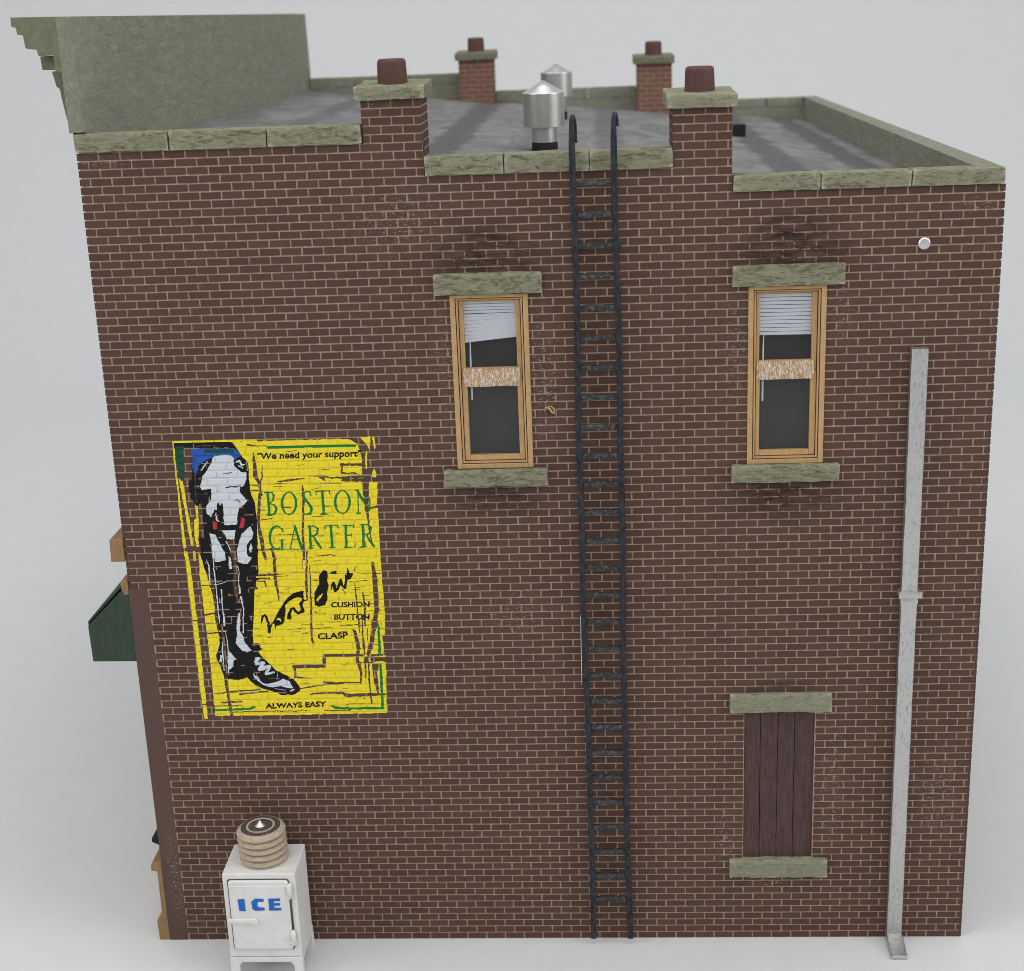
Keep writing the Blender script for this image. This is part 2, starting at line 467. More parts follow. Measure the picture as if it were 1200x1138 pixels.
# ---- bricks
MT = .060
def brick_faces(mb, x0, x1, z0, z1, y=0.0, deep=None, j=.006, axis='y', sgn=1, inner=0.0, rnd=random):
    """front face with worn corners and four slanted flanks; axis 'x' makes it face +x (sgn 1) or -x (sgn -1)"""
    g = (GR + .02) if deep is None else deep; s = .010
    r = lambda a=j: rnd.uniform(-a, a)
    q = [(x0 + s + r(), z0 + s + r()), (x1 - s + r(), z0 + s + r()), (x1 - s + r(), z1 - s + r()), (x0 + s + r(), z1 - s + r())]
    B = [(x0, z0), (x1, z0), (x1, z1), (x0, z1)]
    if axis == 'y':
        vs = [(a, y + rnd.uniform(0, .006), b) for a, b in q] + [(a, y + g, b) for a, b in B]
    else:
        vs = [(y - sgn * rnd.uniform(0, .006), a, b) for a, b in q] + [(y - sgn * g, a, b) for a, b in B]
    mb.add(vs, [(0, 1, 2, 3), (0, 4, 5, 1), (1, 5, 6, 2), (2, 6, 7, 3), (3, 7, 4, 0)])

def spans(n, x0, x1):
    off = 0.0 if n % 2 == 0 else .5
    e = [x0]; k = math.floor(x0 - off) + 1
    while k + off < x1 - .02:
        if k + off > x0 + .02: e.append(k + off)
        k += 1
    e.append(x1)
    return [(e[i], e[i + 1]) for i in range(len(e) - 1)]
def cut(a, b, z0, z1):
    out = [(a, b)]
    for o in OPEN:
        if z1 <= o[2] + .03 or z0 >= o[3] - .03: continue
        nw = []
        for p, q in out:
            if q <= o[0] or p >= o[1]: nw.append((p, q)); continue
            if o[0] - p > .1: nw.append((p, o[0]))
            if q - o[1] > .1: nw.append((o[1], q))
        out = nw
    return out
pieces = []       # front wall pieces (x0, x1, z0, z1)
for n in range(0, 109):
    z0, z1 = n * RP, (n + 1) * RP
    segs = [(XL, XR)]
    if n < 53: segs = [(-13.0 if n % 2 == 0 else -13.06, XR)]
    if n >= 105: segs = [(XL, CH1[1])] + ([(CH2[0], CH2[1])])
    elif n >= 102: segs = [(XL, CH2[1])]
    for a, b in segs:
        for p, q in spans(n, a, b):
            for c, d in cut(p, q, z0, z1):
                gl = MT / 2 if c > a + .001 else 0.0
                gr = MT / 2 if d < b - .001 else 0.0
                if d - c - gl - gr < .06: continue
                pieces.append((c + gl, d - gr, z0 + MT / 2, z1 - MT / 2, n))
# chimney pieces
ch_pieces = []
for n in range(105, 115):
    z0, z1 = n * RP, (n + 1) * RP
    for ci, (a, b) in enumerate((CH1, CH2)):
        zt = 43.34 if ci == 0 else 42.52
        if ci == 0 and n < 109: continue
        if ci == 1 and n < 109: continue
        if z0 > zt - .1: continue
        for p, q in spans(n, a, b):
            gl = MT / 2 if p > a + .001 else 0; gr = MT / 2 if q < b - .001 else 0
            ch_pieces.append((p + gl, q - gr, z0 + MT / 2, min(z1 - MT / 2, zt), n, ci))
# the pieces that show largest are objects of their own, the remaining courses one mass
N_OWN = 296 - len(ch_pieces)
cp = np.array(CAM_P)
pieces.sort(key=lambda q: -(q[1] - q[0]) * (q[3] - q[2]) / ((q[0] - cp[0]) ** 2 * .15 + cp[1] ** 2 + (q[2] - cp[2]) ** 2))
BR_CACHE = {}
def brick_obj(x0, x1, z0, z1, parent, y=0.0):
    key = (round(x1 - x0, 2), round(z1 - z0, 2), random.randrange(5))
    if key not in BR_CACHE:
        hx, hz = (x1 - x0) / 2, (z1 - z0) / 2
        mbq = MB(); brick_faces(mbq, -hx, hx, -hz, hz); mbq.add([], [])
        mbq.f.append((4, 7, 6, 5))
        BR_CACHE[key] = mbq.mesh('brick', BRICK)
    return link('brick', BR_CACHE[key], parent, ((x0 + x1) / 2, y, (z0 + z1) / 2))
for q in pieces[:N_OWN]: brick_obj(*q[:4], wall)
mass = MB()
for q in pieces[N_OWN:]: brick_faces(mass, *q[:4])
o = mass.build('brickwork', BRICK, wall); o['kind'] = 'stuff'
# return walls at the two ends
mass = MB()
for n in range(0, 109):
    z0, z1 = n * RP + MT / 2, (n + 1) * RP - MT / 2
    off = .28 if n % 2 == 0 else .78
    for y in range(-1, 59):
        a, b = max(0.004, y + off + MT / 2 - .5), min(D, y + off + 1 - MT / 2 - .5)
        if b - a < .1: continue
        if n < 102: brick_faces(mass, a, b, z0, z1, XR, .13, axis='x', sgn=1)
        if n >= 54: brick_faces(mass, a, b, z0, z1, XL, .13, axis='x', sgn=-1)
o = mass.build('return_brickwork', BRICK, wall); o['kind'] = 'stuff'

# flat corner post at the shop end
mb = MB().box(-14.06, -13.08, -.004, .8, 0, 20.20)
mb.build('corner_post', BROWN, bld, bevel=.02, label='smooth brown corner post at the shop end, chipped low down')

# ---- chimneys
BRICK_RED = mat_plain('reddish_brick_paint', (.150, .070, .052), (.205, .105, .078), 3, .85, .3, stretch=(.6, 1, 2))
def chimney(ci, x0, x1, zbase, ztop, yb, front):
    d = 3.0
    y0 = 0.0 if front else yb
    core = MB().box(x0 + .03, x1 - .03, y0 + GR + .008, y0 + d - .03, zbase - 1.0, ztop)
    ch = core.build('chimney', MORTAR, bld)
    if front:
        for q in ch_pieces:
            if q[5] == ci: brick_obj(*q[:4], ch)
    m2 = MB()
    n0 = int(math.ceil((zbase - .9) / RP))
    for n in range(n0, 116):
        z0, z1 = n * RP + MT / 2, min((n + 1) * RP - MT / 2, ztop)
        if z1 - z0 < .1: continue
        if not front:
            for p, q in spans(n, x0, x1):
                brick_faces(m2, p + MT / 2 * (p > x0 + .01), q - MT / 2 * (q < x1 - .01), z0, z1, y0)
        off = 0 if n % 2 else .5
        for (p, q) in ((0.004, off + .5), (off + .5, off + 1.5), (off + 1.5, off + 2.5), (off + 2.5, d)):
            q = min(q, d)
            if q - p < .12: continue
            for X, s in ((x0, -1), (x1, 1)):
                brick_faces(m2, y0 + p + MT / 2 * (p > .1), y0 + q - MT / 2 * (q < d - .1), z0, z1, X, axis='x', sgn=s)
    o = m2.build('side_brickwork', BRICK if front else BRICK_RED, ch); o['kind'] = 'stuff'
    cx = (x0 + x1) / 2
    cap = stone(x0 - .27, x1 + .22, y0 - .3, y0 + d + .7, ztop, ztop + .60, .03, .2, ci * 3 + (0 if front else 5), .04)
    cap.v = [(x, y, z + max(0, (y - y0)) * .035 * (z > ztop + .3)) for x, y, z in cap.v]
    cap.build('cap', (STONE if ci == 0 else STONE_CLEAN) if front else OLIVE_DK, ch, smooth=False)
    zt = ztop + .66
    pot = MB().lathe([(.69, zt - .05), (.68, zt + .1), (.655, zt + .8), (.645, zt + .94), (.60, zt + 1.03), (.53, zt + 1.06), (.47, zt + 1.0), (.46, zt + .4)], cx - .02, y0 + 1.5, 36)
    pot.build('pot', POT, ch, smooth=True, auto=.9)
    return ch
chimney(0, CH1[0], CH1[1], 40, 43.34, 0, True)
chimney(1, CH2[0], CH2[1], 39, 42.52, 0, True)
chimney(0, -1.0, 1.75, roof_z(0) , 43.34, D - 3.0, False)['label'] = 'out-of-focus brick chimney at the back of the roof, shop side'
chimney(1, 13.2, 15.95, roof_z(14.5), 42.55, D - 3.0, False)['label'] = 'out-of-focus brick chimney at the back of the roof, yard side'

# ---- parapets and coping stones
def coping(breaks, y0, y1, z0, z1, mat=STONE, sd=0):
    for i in range(len(breaks) - 1):
        stone(breaks[i] + .018, breaks[i + 1] - .018, y0, y1, z0 + .005, z1, .026, .2, sd + i, .035).build('coping_stone', mat, bld)
coping([-14.04, -9.66, -5.17, -0.87], -.16, 1.1, *ZC['L'][2:], sd=1)
coping([1.85, 5.47, 9.30, 13.06], -.16, 1.1, *ZC['M'][2:], sd=11)
coping([15.70, 19.62, 23.64, 27.74], -.16, 1.1, *ZC['R'][2:], sd=21)
def coping_y(x0, x1, ys, z0, z1, sd):
    for i in range(len(ys) - 1):
        b = stone(x0, x1, ys[i] + .006, ys[i + 1] - .006, z0, z1, .006, .5, sd + i, .012)
        b.build('coping_stone', OLIVE, bld)
coping_y(26.62, 27.74, [1.12] + [1.12 + (D - 1.12) * i / 8 for i in range(1, 9)], 38.80, 39.50, 40)
# rear copings and parapet walls (rendered olive towards the roof)
coping([-13.4, -9.66, -5.17, -1.0], D - 1.1, D + .1, 41.46, 42.32, OLIVE, 60)
coping([1.75, 5.47, 9.30, 13.2], D - 1.1, D + .1, 39.94, 40.82, OLIVE, 66)
coping([15.95, 19.62, 23.64, 26.60], D - 1.1, D + .1, 38.78, 39.50, OLIVE, 72)
MB().box(26.625, XR - .11, 1.05, D - .02, 36.6, 38.80).build('parapet', OLIVE, bld)
p = MB()
for a, b, z in ((-13.4, 1.75, 41.46), (1.75, 15.95, 39.94), (15.95, 26.64, 38.78)): p.box(a, b, D - 1.08, D - .03, 36.4, z)
p.build('parapet', OLIVE, bld)
p = MB()
for a, b, z in ((-13.4, 1.80, 41.45), (1.80, 15.65, 39.93), (15.65, 26.64, 38.77)): p.box(a, b, .06, 1.07, 36.4, z)
p.build('parapet', OLIVE, bld)

# ---- roof: sheets of felt laid from front to back
roof = MB().hexa([(-13.5, .9, 35), (26.8, .9, 35), (26.8, D - .9, 35), (-13.5, D - .9, 35),
                  (-13.5, .9, roof_z(-13.5) - .05), (26.8, .9, roof_z(26.8) - .05), (26.8, D - .9, roof_z(26.8) - .05), (-13.5, D - .9, roof_z(-13.5) - .05)]
                 ).build('roof', ROOF, bld, label='flat grey felt roof with darker tarred seams')
ed = [-13.44, -8.2, -3.4, 1.4, 6.0, 10.6, 15.3, 20.0, 24.6, 26.63]
for i in range(len(ed) - 1):
    for a, b in ((1.08, 30.0 + (i % 3) * 2.1), (30.0 + (i % 3) * 2.1, D - 1.1)):
        x0, x1 = ed[i] + .01, ed[i + 1] + (.12 if i < len(ed) - 2 else -.01)
        h0, h1 = (.0, .018)
        MB().hexa([(x0, a + .02, roof_z(x0) - .03), (x1, a + .02, roof_z(x1) - .03), (x1, b - .02, roof_z(x1) - .03), (x0, b - .02, roof_z(x0) - .03),
                   (x0, a + .02, roof_z(x0) + h0), (x1, a + .02, roof_z(x1) + h1), (x1, b - .02, roof_z(x1) + h1), (x0, b - .02, roof_z(x0) + h0)]
                  ).build('roofing_sheet', ROOF, roof)

# ---- shop front false parapet with cornice (left end)
MB().box(-13.85, -13.451, .12, D - .03, 39.5, 42.41).build('parapet', OLIVE, bld)
fac = MB().prism_y([(-14.18, 42.36), (-13.45, 42.40), (-13.54, 47.38), (-14.2, 47.38)], -.06, D).build('shop_parapet', OLIVE, bld, bevel=.008,
      label='tall olive parapet above the shop front, its inner face towards the roof')
crown = [(-14.2, 45.02), (-14.2, 47.42), (-16.2, 47.46), (-16.22, 47.1), (-16.17, 47.04), (-16.02, 47.02), (-15.99, 46.72), (-15.74, 46.68), (-15.70, 46.16),
         (-15.64, 46.10), (-15.2, 46.04), (-15.15, 45.76), (-14.48, 45.78), (-14.46, 45.12)][::-1]
MB().prism_y(crown, -.06, D).build('cornice', OLIVE_DK, fac, bevel=.02)
y = .55
while y < D - 1:
    MB().prism_y([(-14.2, 45.10), (-15.28, 45.16), (-15.30, 45.74), (-14.2, 45.74)][::-1], y, y + .9).build('cornice_block', OLIVE_DK, fac, bevel=.03)
    MB().prism_y([(-14.19, 42.2), (-14.42, 42.95), (-14.55, 43.9), (-14.58, 44.3), (-14.72, 44.4), (-14.78, 44.75), (-14.85, 45.07), (-14.19, 45.07)][::-1], y, y + .7
                 ).build('cornice_bracket', OLIVE_DK, fac, bevel=.02)
    y += 2.4
# ---- shop front seen edge-on: ledges, awning, pilaster base
def prism_part(name, mat, poly, y0, y1, bev=.03, label=None):
    return MB().prism_y(poly[::-1], y0, y1).build(name, mat, bld, bevel=bev, label=label)
prism_part('shop_ledge', TAN, [(-14.03, 21.64), (-14.74, 21.65), (-14.70, 22.80), (-14.03, 22.86)], .02, D - .5)
prism_part('shop_ledge', TAN, [(-14.03, 19.9), (-14.30, 19.9), (-14.42, 20.28), (-14.40, 20.60), (-14.03, 20.74)], .02, D - .5)
aw = prism_part('awning', GREEN, [(-14.07, 16.28), (-16.30, 16.30), (-16.33, 18.22), (-14.50, 20.02), (-14.07, 20.06)], .04, 27, .02, 'dark green canvas shop awning seen from its end')
MB().prism_y([(-16.36, 16.32), (-16.46, 16.34), (-16.47, 18.30), (-14.62, 20.14), (-14.58, 20.06), (-16.37, 18.25)], .5, 26.9).build('awning_cover', GREEN, aw)
prism_part('awning', GREEN, [(-14.07, 16.28), (-16.30, 16.30), (-16.33, 18.22), (-14.50, 20.02), (-14.07, 20.06)], 31, 57, .02)
prism_part('shop_pilaster', TAN, [(-14.07, 0), (-14.64, 0), (-14.67, 1.18), (-14.40, 1.55), (-14.35, 1.75), (-14.34, 4.17), (-14.65, 4.21), (-14.62, 4.62), (-14.07, 4.66)], .02, 2.2, .03,
           'tan shop-front base seen edge-on at the corner')
for y0, y1 in ((2.25, 9.0), (9.6, 20), (24, 34), (38, 47), (48, D - 1)):
    prism_part('shop_pilaster', TAN, [(-14.07, 0), (-14.50, 0), (-14.52, 1.1), (-14.3, 1.5), (-14.3, 4.1), (-14.50, 4.2), (-14.50, 4.55), (-14.07, 4.6)], y0, y1, .03)
prism_part('window_ledge', DARK, [(-14.07, 5.7), (-14.45, 5.9), (-14.44, 6.12), (-14.07, 6.2)], .1, 18, .02)
MB().box(-14.04, -13.95, .82, D - .1, 4.6, 16.2).build('shop_glass', DARK, bld)
MB().box(-14.05, -13.95, .82, D - .1, 16.2, 20.4).build('shop_fascia', BROWN, bld)

# ---- windows
def ring(mb, x0, x1, z0, z1, wl, wr, wb, wt, y0, y1):
    mb.box(x0, x0 + wl, y0, y1, z0, z1); mb.box(x1 - wr, x1, y0, y1, z0, z1)
    mb.box(x0 + wl, x1 - wr, y0 + .002, y1, z0, z0 + wb); mb.box(x0 + wl, x1 - wr, y0 + .002, y1, z1 - wt, z1)
def window(x0, x1, z0, z1, gx0, gx1, slats, cord_x, lint, sill, label, seed):
    mb = MB(); ring(mb, x0 - .04, x1 + .04, z0, z1 + .02, .24, .24, .22, .16, -.07, .5)
    f = mb.build('window', FRAME, bld, bevel=.025, label=label)
    mb = MB(); ring(mb, x0 + .232, x1 - .232, z0 + .255, z1 - .175, .085, .085, .09, .06, -.03, .42); mb.build('casing_bead', FRAME, f, bevel=.025)
    mb = MB(); ring(mb, x0 + .345, x1 - .345, 30.5, z1 - .262, gx0 - x0 - .345, x1 - .345 - gx1, .48, .09, .12, .36); mb.build('upper_sash', FRAME, f, bevel=.03)
    mb = MB(); ring(mb, x0 + .345, x1 - .345, z0 + .375, 30.49, gx0 + .03 - x0 - .345, x1 - .345 - gx1 + .03, .26, .40, .06, .34); mb.build('lower_sash', FRAME, f, bevel=.03)
    stone(gx0 - .13, gx1 + .13, .0, .2, 30.09, 30.97, .012, .12, seed, .02).build('meeting_rail', RAIL, f)
    MB().box(gx0 - .05, gx1 + .05, .255, .265, 30.9, z1 - .25).build('pane', GLASS, f)
    MB().box(gx0 - .05, gx1 + .05, .235, .245, z0 + .6, 30.2).build('pane', GLASS, f)
    MB().box(x0 + .05, x1 - .05, .90, .95, z0 + .05, z1 - .05).build('room_card', VOID, f)
    for (zl, zr, h, tl) in slats:
        a, b = gx0 - .08, gx1 + .08
        s = MB().hexa([(a, .36, zl), (b, .36, zr), (b, .40 + tl, zr + .02), (a, .40 + tl, zl + .02),
                       (a, .33, zl + h), (b, .33, zr + h), (b, .35, zr + h + .01), (a, .35, zl + h + .01)])
        s.build('slat', BLIND, f)
    bz = min(q[0] for q in slats)
    MB().tube([(cord_x, .345, bz + .1), (cord_x - .02, .345, 31.3), (cord_x - .03, .345, 29.4 if seed == 1 else 29.0)], [.022, .045, .05], 8).build('cord', BLIND, f)
    stone(*lint[:2], -.30, .4, *lint[2:], .035, .16, seed + 80, .05).build('lintel', STONE, f)
    stone(*sill[:2], -.32, .3, *sill[2:], .035, .16, seed + 90, .05).build('sill', STONE, f)
sl1 = []
for i in range(12):
    t = i / 11
    z = 33.98 - t * 1.62
    sl1.append((z - .22 * max(0, t - .25) / .75, z + .02 * t, .125 + .03 * (t > .4), .02))
sl2 = [(33.92 - i * .178, 33.90 - i * .178, .148, .015) for i in range(11)]
window(2.75, 6.30, 26.10, 34.46, 3.31, 5.74, sl1, 3.55, (2.0, 7.02, 34.50, 35.50), (2.02, 7.0, 25.22, 26.06),
       'ochre sash window between advert and ladder, its white blind hanging crooked', 1)
window(16.50, 19.98, 26.02, 34.46, 17.0, 19.40, sl2, 17.22, (15.70, 20.80, 34.50, 35.48), (15.72, 20.80, 25.14, 26.0),
       'ochre sash window right of the ladder, its white blind hanging level', 2)

# ---- boarded opening
dr = MB().box(16.30, 20.1, .52, .60, 4.6, 13.2).build('boarded_hatch', DARK, bld, label='opening closed with dark brown vertical planks, low on the right')
px = [16.45, 17.29, 18.16, 18.99, 20.0]
for i in range(4):
    b = stone(px[i] + .008, px[i + 1] - .008, .10 + .015 * (i % 2),   .5, 4.70, 13.12, .014, .25, 30 + i, .015)
    b.build('plank', PLANK, dr)
stone(15.73, 20.78, -.26, .3, 13.10, 14.12, .03, .18, 95, .04).build('lintel', STONE_CLEAN, dr)
stone(15.75, 20.78, -.28, .3, 3.74, 4.76, .03, .18, 97, .04).build('sill', STONE_CLEAN, dr)

# ---- drain pipe
dp = MB()
prof = [(-.375, -.22), (-.34, -.25), (.34, -.25), (.375, -.22), (.375, .22), (-.375, .22)]
zsl = [.42 + (31.48 - .42) * i / 60 for i in range(61)]
for i, z in enumerate(zsl):
    for a, b in prof:
        nn = noise.noise_vector(Vector((a * 3, b * 3, z * 1.3)))
        dp.v.append((24.25 + a + nn.x * .022, -.28 + b + nn.y * .02, z))
for i in range(60):
    for k in range(6):
        l = (k + 1) % 6; dp.f.append((i * 6 + k, i * 6 + l, (i + 1) * 6 + l, (i + 1) * 6 + k))
dp.f.append(tuple(360 + k for k in range(6))); dp.f.append(tuple(5 - k for k in range(6)))
dpo = dp.build('drain_pipe', ALU, bld, smooth=True, auto=.5, label='square silver drain pipe down the right of the wall')
stone(23.73, 24.83, -.64, .0, 19.25, 19.60, .015, .14, 5, .03).build('collar', ALU, dpo)
stone(23.83, 24.67, -.56, -.01, 18.95, 19.24, .01, .14, 6, .02).build('collar', ALU, dpo)
bt = MB()
for (yy, zb, zt_, wd) in ((-.05, .0, .52, .39), (-.54, .0, .55, .40), (-.75, 0, .50, .42), (-1.35, 0, .33, .42), (-1.75, 0, .24, .41), (-2.02, .0, .22, .40)):
    bt.v += [(24.25 - wd, yy, zb), (24.25 + wd, yy, zb), (24.25 + wd, yy, zt_), (24.25 - wd, yy, zt_)]
for i in range(5):
    for k in range(4):
        l = (k + 1) % 4; bt.f.append((i * 4 + k, i * 4 + l, (i + 1) * 4 + l, (i + 1) * 4 + k))
bt.f += [(3, 2, 1, 0), (20, 21, 22, 23)]
bt.build('spout', ALU, dpo, bevel=.05)

# ---- wall plug, roof fittings
MB().tube([(24.3, .02, 36.24), (24.3, -.12, 36.24), (24.3, -.16, 36.24), (24.3, -.17, 36.24)], [.27, .27, .22, .05], 28).build('wall_plug', STEEL, bld, smooth=True, auto=.5, label='small round white metal plug near the top right of the wall')
def vent(cx, cy, zb, zh0, zh1, za, r, rp, lab):
    v = MB().lathe([(rp, zb - .2), (rp, zh0 + .3)], cx, cy, 40).build('roof_vent', GALV, bld, smooth=True, auto=.6, label=lab)
    MB().lathe([(rp + .02, zb - .2), (rp + .025, zb + .42), (rp + .005, zb + .55)], cx, cy, 40, False).build('tar_collar', DARK, v, smooth=True)
    MB().lathe([(r - .05, zh0 + .02), (r, zh0), (r, zh1), (r - .05, zh1 + .002)], cx, cy, 56).build('hood', GALV, v, smooth=True, auto=.6)
    MB().lathe([(r + .03, zh1), (r + .02, zh1 + .03), (r * .5, zh1 + (za - zh1) * .52), (.05, za), (.01, za)], cx, cy, 56).build('cone', STEEL, v, smooth=True, auto=.7)
vent(6.87, 15.9, 39.45, 40.84, 42.60, 43.28, 1.13, .69, 'silver roof vent with conical cap, the nearer of two')
vent(7.06, 42.0, 39.45, 41.05, 42.66, 43.28, 1.11, .69, 'silver roof vent with conical cap, farther and out of focus')
MB().box(18.9, 19.72, 34.5, 35.4, 38.3, 39.18).build('roof_box', DARK, bld, bevel=.03, label='small black box on the roof behind the right chimney')

# ------------------------------------------------------------------ ladder
lad = thing('ladder', 'black iron wall ladder hooked over the coping between the two sash windows', 'ladder')
RX = (8.66, 10.56)
for i, x in enumerate(RX):
    top = 42.35 + .06 * i
    mb = MB()
    pts = []
    zz = [.35 + (top - .25 - .35) * k / 40 for k in range(41)]
    def bend(z): return -.0030 * z + .035 * math.sin(z * .21 + i * 2) + .02 * math.sin(z * .6 + i)
    sec = [(-.145, -.10), (.145, -.10), (.145, .10), (-.145, .10)]
    path = [(x + bend(z), -.50, z, 0) for z in zz]
    for k in range(1, 9):
        a = math.pi * k / 8
        path.append((x + bend(top) + .014 * k, -.50 + .17 * (1 - math.cos(a)), top - .25 + .24 * math.sin(a), a))
    for k in range(1, (7 if i == 0 else 3)): path.append((x + bend(top) + .112, -.16, top - .25 - k * .15, math.pi))
    # path runs up, over and down behind the coping; inner leg stays in front of the roof
    for (px_, py_, pz_, a) in path:
        for sx, sy in sec:
            j = .022 * noise.noise(Vector((sx * 9 + i * 5, sy * 9, pz_ * 1.7)))
            tp = 1 - .3 * max(0, min(1, (pz_ - top + 1.2) / 1.0))
            mb.v.append((px_ + sx * tp + j, py_ + sy * math.cos(a), pz_ + sy * math.sin(a) * -1))
    n = len(path)
    for k in range(n - 1):
        for s in range(4):
            l = (s + 1) % 4; mb.f.append((k * 4 + s, k * 4 + l, (k + 1) * 4 + l, (k + 1) * 4 + s))
    mb.f += [(3, 2, 1, 0), tuple((n - 1) * 4 + s for s in range(4))]
    mb.build('rail', BLACK_PAINT, lad, bevel=.03)
for k in range(27):
    z = (6.98 + k * (103.75 - 6.98) / 26) * RP
    b = -.0030 * z + .035 * math.sin(z * .21) + .02 * math.sin(z * .6)
    stone(RX[0] + b + .14, RX[1] + b - .12, -.56, -.32, z - .14, z + .14, .016, .14, k, .03).build('rung', RUNG, lad)
for z in (2.0, 12.2, 22.6, 36.5):
    for x in RX:
        MB().box(x - .08, x + .08, -.42, -.005, z - .09, z + .09).build('wall_bracket', BLACK_PAINT, lad, bevel=.02)

# ------------------------------------------------------------------ icebox with coil on top
ice = thing('icebox', 'white icebox lettered ICE with a round ribbed coil on top, before the wall', 'icebox')
X0, X1, Y0, Y1, Z0, Z1 = -9.92, -6.20, -3.30, -.42, 1.22, 6.06
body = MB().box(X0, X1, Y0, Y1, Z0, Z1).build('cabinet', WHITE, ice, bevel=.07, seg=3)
def rrect(x0, x1, z0, z1, r, n=6):
    P = []
    for cx, cz, a0 in ((x1 - r, z0 + r, -90), (x1 - r, z1 - r, 0), (x0 + r, z1 - r, 90), (x0 + r, z0 + r, 180)):
        for i in range(n + 1):
            a = math.radians(a0 + 90 * i / n); P.append((cx + r * math.cos(a), cz + r * math.sin(a)))
    return P
gr_ = MB().prism_y(rrect(-9.68, -6.52, 1.66, 5.78, .16), Y0 - .022, Y0 + .05).build('door_seal', COIL_DARK, ice)
door = MB().prism_y(rrect(-9.62, -6.58, 1.72, 5.72, .14), Y0 - .15, Y0 + .05).build('door', WHITE, ice, bevel=.07, seg=3)
MB().prism_y(rrect(-9.50, -6.70, 1.86, 5.46, .10), Y0 - .175, Y0 - .10).build('door_panel', WHITE, door, bevel=.03)
hb = MB().prism_y(rrect(-9.78, -8.28, 3.36, 3.60, .11), Y0 - .30, Y0 - .16).build('handle', WHITE, door, bevel=.04)
MB().prism_y(rrect(-8.70, -8.22, 3.33, 3.63, .14), Y0 - .345, Y0 - .29).build('latch', WHITE, door, bevel=.03)
for zc, s in ((5.15, 1), (2.45, -1)):
    h = MB().tube([(-6.50, Y0 - .14, zc - .42), (-6.50, Y0 - .18, zc - .2), (-6.50, Y0 - .18, zc + .2), (-6.50, Y0 - .14, zc + .42)], [.07, .13, .13, .07], 14)
    h.tube([(-6.72, Y0 - .18, zc + .25 * s), (-6.5, Y0 - .2, zc + .30 * s), (-6.36, Y0 - .12, zc + .36 * s)], [.06, .09, .06], 10)
    h.tube([(-6.72, Y0 - .16, zc - .45), (-6.55, Y0 - .16, zc - .42), (-6.46, Y0 - .14, zc - .25)], [.05, .07, .06], 10)
    h.build('hinge', WHITE, door, smooth=True)
MB().tube([(-6.50, Y0 - .05, 2.8), (-6.50, Y0 - .05, 4.8)], .03, 10).build('hinge_rod', COIL_DARK, door, smooth=True)
# letters
LY0, LY1 = Y0 - .20, Y0 - .17
def letter(poly, parent):
    MB().prism_y(poly, LY0, LY1).build('letter', BLUE, parent)
letter([(-9.15, 4.05), (-8.83, 4.03), (-8.84, 4.73), (-9.19, 4.71)], door)
letter([(-8.47, 4.16), (-8.36, 4.06), (-7.86, 4.07), (-7.86, 4.23), (-8.16, 4.25), (-8.20, 4.34), (-8.20, 4.50), (-8.14, 4.58), (-7.86, 4.58), (-7.86, 4.74), (-8.30, 4.75), (-8.50, 4.56)], door)
letter([(-7.62, 4.06), (-7.00, 4.07), (-7.00, 4.20), (-7.36, 4.22), (-7.36, 4.34), (-7.05, 4.36), (-7.05, 4.48), (-7.36, 4.48), (-7.36, 4.60), (-7.02, 4.62), (-7.02, 4.76), (-7.62, 4.74)], door)
# plinth with legs
mb = MB()
mb.prism_y([(X0 - .02, 1.20), (X0 - .02, .0), (X0 + .42, .0), (X0 + .45, .72), (X0 + .62, .92), (X1 - .62, .92), (X1 - .45, .72), (X1 - .42, 0), (X1 + .02, .0), (X1 + .02, 1.20)], Y0 - .04, Y0 + .3)
mb.build('leg_frame', WHITE, ice, bevel=.03)
mb = MB()
mb.prism_y([(X0 - .02, 1.20), (X0 - .02, .0), (X0 + .42, .0), (X0 + .45, .72), (X0 + .62, .92), (X1 - .62, .92), (X1 - .45, .72), (X1 - .42, 0), (X1 + .06, .0), (X1 + .02, 1.20)], Y1 - .3, Y1 + .04)
mb.build('leg_frame', WHITE, ice, bevel=.03)
for x in (X0 - .015, X1 - .285):
    MB().box(x, x + .3, Y0 + .31, Y1 - .31, .92, 1.20).build('side_rail', WHITE, ice, bevel=.03)
# coil
ccx, ccy, zc = -8.03, -1.78, Z1
prof = [(1.02, zc)]
nr = 5; hh = 1.78 / nr
for k in range(nr):
    zb = zc + .02 + k * hh
    for t in range(0, 7):
        a = math.pi * t / 6
        prof.append((1.10 + .15 * math.sin(a), zb + hh * (0.05 + .9 * t / 6)))
prof += [(1.06, zc + 1.83), (.98, zc + 1.84)]
tilt = lambda mb: [(x - (z - zc) * .035, y, z + (x - ccx) * .02 * (z > zc + .2)) for x, y, z in mb.v]
mb = MB().lathe(prof, ccx, ccy, 48); mb.v = tilt(mb)
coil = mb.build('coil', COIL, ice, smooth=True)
zt = zc + 1.84
def disc(name, prof, mat):
    mb = MB().lathe(prof, ccx, ccy, 48); mb.v = tilt(mb); return mb.build(name, mat, coil, smooth=True, auto=.5)
disc('ring', [(1.0, zt - .02), (1.0, zt + .012), (.70, zt + .02)], COIL_DARK)
disc('ring', [(.74, zt), (.72, zt + .055), (.66, zt + .06), (.62, zt + .03)], COIL)
disc('ring', [(.63, zt), (.61, zt + .045), (.30, zt + .07)], COIL_DARK)
disc('tip', [(.32, zt + .05), (.27, zt + .11), (.13, zt + .20), (.05, zt + .31), (.01, zt + .33)], GALV)

